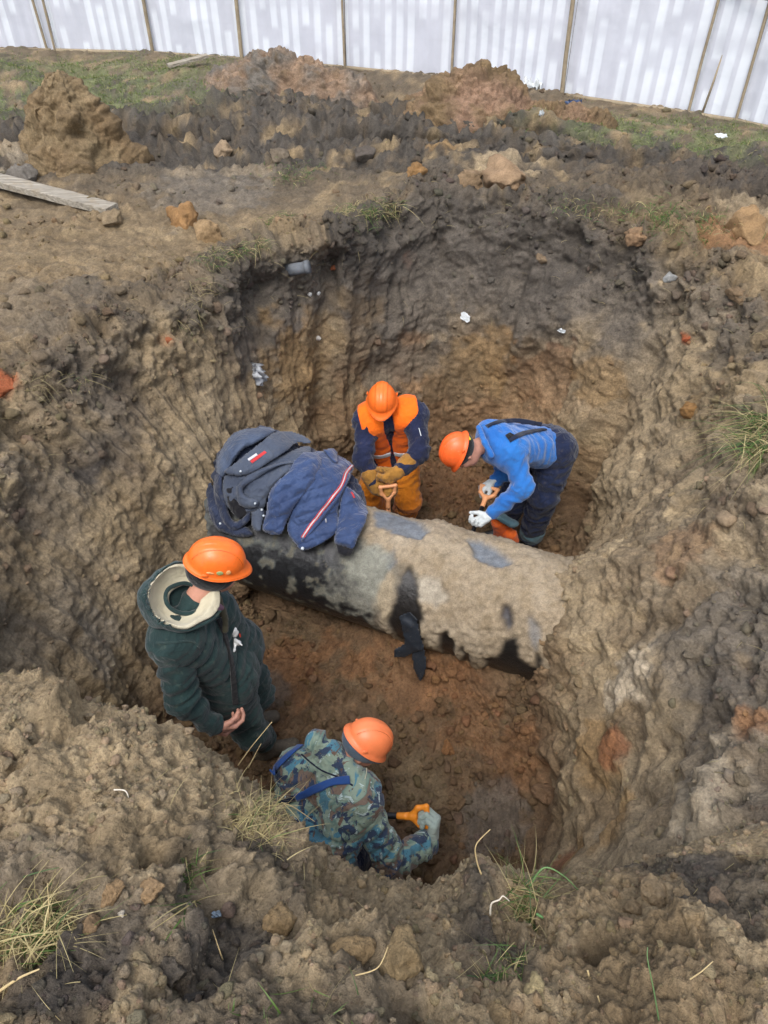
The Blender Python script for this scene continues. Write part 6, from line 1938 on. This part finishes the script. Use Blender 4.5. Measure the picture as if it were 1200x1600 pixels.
# straw and rootlets scattered over bank, rim and walls
def strands(name, V0, F0, dens, n, lmin, lmax, w_, seed):
    g = np.random.default_rng(seed)
    w = area_weights(V0, F0) * np.clip(dens[F0].mean(1), 0, None); w /= w.sum()
    f_ = g.choice(len(F0), n, p=w); q = V0[F0[f_, 0]] + A([0, 0, .006])
    cc = STRAWC * g.uniform(.45, 1.1, (n, 1))
    V, Fc, C_ = blades(q, g.normal(size=(n, 3)) * A([1, 1, .5]) + A([0, 0, .25]), g.uniform(lmin, lmax, n), g.uniform(.5, 1.2, n) * w_, cc, g, 5, .5)
    tag(mk(name, V, Fc, GM, cols=C_, origin=(0, 0, 0)), kind='stuff')
strands('bank_straw', MPD.astype(float), MND_F, mden * (mnA > -.1), 420, .02, .09, .0017, 31)
strands('rim_rootlets', TERR_V, TERR_F, W_rim * vis + topsoil * .5 * vis, 900, .03, .11, .0025, 32)
# single stalks, roots and threads that stand out
STM = plain_mat('dry_stalk', srgb(190, 168, 122), .8, .15, 40, dirt=.3); RTM = plain_mat('white_root', srgb(214, 204, 186), .7, .12, 60, dirt=.3)
def stalk(name, cat, label, pts, r, mat, up=.012, n=24):
    base_, _ = hit(*pts[0][:2], 'm')
    t0 = base_[1] * cP - (base_[2] - CZ) * sP
    line = smoothline([P(u, v, t0 + dz) for u, v, dz in pts], n)
    o = mk(name, *tube(line, np.linspace(r, r * .45, n), 6), mat); tag(o, label, cat); return o
stalk('dry_stalk', 'stalk', 'curved dry stalk rising from the crest above the dark sod', [(752,1366,.0),(745,1345,-.02),(744,1320,-.04),(766,1296,-.06)], .0028, STM)
stalk('dry_stalk', 'stalk', 'long dry stalk on the crest pointing at the hand of the green worker', [(372,1196,0),(392,1168,-.03),(425,1128,-.06)], .0022, STM)
stalk('dry_stalk', 'stalk', 'second dry stalk on the crest beside the camouflage hood', [(388,1200,0),(398,1180,-.02),(408,1162,-.03)], .0018, STM)
stalk('dry_stalk', 'stalk', 'dry stalk lying flat below the blue brace', [(440,1254,-.02),(460,1262,-.05),(492,1284,-.06)], .0022, STM)
stalk('dry_stalk', 'stalk', 'bent dry stalk at the bottom edge right of centre', [(918,1516,-.02),(934,1556,-.02),(990,1598,-.02)], .0022, STM)
stalk('dry_stalk', 'stalk', 'thin dry stalk crossing the bent one at the bottom edge', [(934,1556,-.02),(942,1580,-.02),(950,1604,-.02)], .0018, STM)
stalk('dry_stalk', 'stalk', 'short pale stalk lying on the earth at the lower right', [(1078,1530,-.01),(1096,1518,-.02),(1114,1502,-.02)], .0018, STM)
stalk('dry_stalk', 'stalk', 'thick yellow stalk in the dry tuft at the lower left', [(0,1548,-.03),(30,1528,-.04),(62,1514,-.03)], .0035, STM)
stalk('dry_stalk', 'stalk', 'thin stalk standing left of the two flat clods', [(74,1446,-.01),(76,1416,-.03),(74,1380,-.04)], .0015, STM)
stalk('dry_stalk', 'stalk', 'short stalk standing below the dark hollow sod', [(348,1500,-.01),(340,1476,-.02),(332,1452,-.02)], .0018, STM)
stalk('dry_stalk', 'stalk', 'straight straw lying across the broad flat-topped clod', [(556,1524,-.03),(590,1512,-.05),(606,1480,-.05)], .0016, STM)
stalk('green_blade', 'grass blade', 'single long green blade arching right from the central tuft', [(828,1384,-.03),(850,1356,-.06),(880,1368,-.06),(908,1396,-.04)], .0030, plain_mat('green_blade', srgb(104, 138, 84), .6, .1, 30, dirt=0))
stalk('green_blade', 'grass blade', 'wide green blade pointing down right from the central tuft', [(838,1428,-.03),(870,1446,-.05),(905,1472,-.03)], .0042, plain_mat('green_blade_b', srgb(92, 134, 78), .6, .1, 30, dirt=0))
stalk('green_blade', 'grass blade', 'thin green blade standing upright at the lower right', [(1030,1598,-.01),(1022,1550,-.03),(1012,1500,-.04),(1012,1480,-.04)], .0018, plain_mat('green_blade_c', srgb(92, 120, 74), .6, .1, 30, dirt=0))
stalk('white_root', 'root', 'forked white root curling in the dark hollow of the central sod', [(766,1430,-.015),(768,1412,-.03),(780,1406,-.035),(786,1400,-.035),(796,1408,-.03)], .0026, RTM)
stalk('white_thread', 'thread', 'short white thread curled on the brown bank at left', [(178,1234,-.015),(196,1236,-.02),(202,1252,-.02),(204,1268,-.015)], .0018, RTM)

# ------------------------------------------------------------------ litter
def scrap(name, cat, label, u, v, wpx, hpx, mat, seed, lift=.02, th_=.003, rot=0., crump=.35):
    h, nn = hit(u, v); t = h[1] * cP - (h[2] - CZ) * sP
    s = t / FPX; nu = 14
    nn = unit(nn + unit(A([0, 0, CZ]) - h) * .6)
    X_ = unit(np.cross(A([0, 0, 1.]), nn) + 1e-6) * -1; X_ = X_ if X_[0] > 0 else -X_
    Y_ = np.cross(nn, X_); cr_, sr_ = math.cos(rot), math.sin(rot); X_, Y_ = X_ * cr_ + Y_ * sr_, Y_ * cr_ - X_ * sr_
    gq = np.linspace(-1, 1, nu); Uq, Vq = np.meshgrid(gq, gq, indexing='ij'); Uq, Vq = Uq.ravel(), Vq.ravel()
    rr = 1 + .35 * noise3(np.stack([Uq * 1.3, Vq * 1.3, 0 * Uq + seed], 1))
    z = crump * min(wpx, hpx) * s * (noise3(np.stack([Uq * 2, Vq * 2, 0 * Uq + seed], 1), 5) + .5 * noise3(np.stack([Uq * 5, Vq * 5, 0 * Uq + seed], 1), 9))
    k = np.sqrt(1 - .45 * (Uq * Vq) ** 2) * rr
    V = h + nn * lift + Uq[:, None] * k[:, None] * X_ * wpx * s / 2 + Vq[:, None] * k[:, None] * Y_ * hpx * s / 2 + nn * z[:, None]
    f = grid_faces(nu, nu); V2 = V - nn * th_
    o = mk(name, np.concatenate([V, V2]), np.concatenate([f, f[:, ::-1] + len(V)]), mat)
    return tag(o, label, cat)
PAP = plain_mat('white_paper', srgb(198, 202, 202), .6, .05, 30, dirt=.1); FILM = plain_mat('dirty_film', srgb(160, 162, 164), .35, .3, 30, dirt=.6)
BLUEF = plain_mat('blue_plastic', srgb(46, 68, 104), .4, .2, 20, dirt=.2); GRP = plain_mat('green_plastic', srgb(90, 160, 120), .5, .1, 30, dirt=.2)
scrap('paper_scrap', 'paper scrap', 'small white paper scrap stuck to the dark far wall', 727, 495, 17, 11, PAP, 1, .02, rot=-.6, crump=.15)
scrap('plastic_film', 'plastic film', 'torn greyish plastic film hanging from the left wall above the jackets', 398, 584, 26, 36, FILM, 2, .035, crump=.9)
scrap('paper_scrap', 'paper scrap', 'tiny white scrap low on the dark patch right of the paper', 879, 516, 12, 6, PAP, 3, .02)
scrap('plastic_bag', 'plastic bag', 'white plastic bag lying beside the large heap at the fence', 830, 140, 26, 18, PAP, 4, .06, crump=.9)
scrap('plastic_cup', 'plastic cup', 'small white plastic piece on the brown earth below the white bag', 846, 179, 8, 9, PAP, 5, .05, crump=.9)
scrap('plastic_bag', 'plastic bag', 'dark blue bag under the fence right of the large heap', 897, 166, 26, 10, BLUEF, 6, .05, crump=.9)
scrap('plastic_scrap', 'plastic scrap', 'small green scrap on the lawn beside the dark blue bag', 912, 178, 9, 7, GRP, 7, .04)
scrap('paper_scrap', 'paper scrap', 'white flat piece lying on the right lawn near the fence', 1125, 218, 17, 7, PAP, 8, .06)
scrap('plastic_bag', 'plastic bag', 'dark grey-blue bag on top of the large heap near the fence', 800, 124, 26, 16, plain_mat('slate_film', srgb(90, 102, 118), .5, .2, 20, dirt=.3), 9, .08, crump=1.)
scrap('glass_shard', 'glass shard', 'small pale blue glass piece on the dark sod at lower left', 340, 1431, 10, 16, plain_mat('pale_glass', srgb(140, 156, 168), .2, .15, 40, dirt=.3), 10, .01)
scrap('paper_scrap', 'paper scrap', 'white crumb on the mud behind the far rim', 535, 141, 8, 7, PAP, 11, .04)
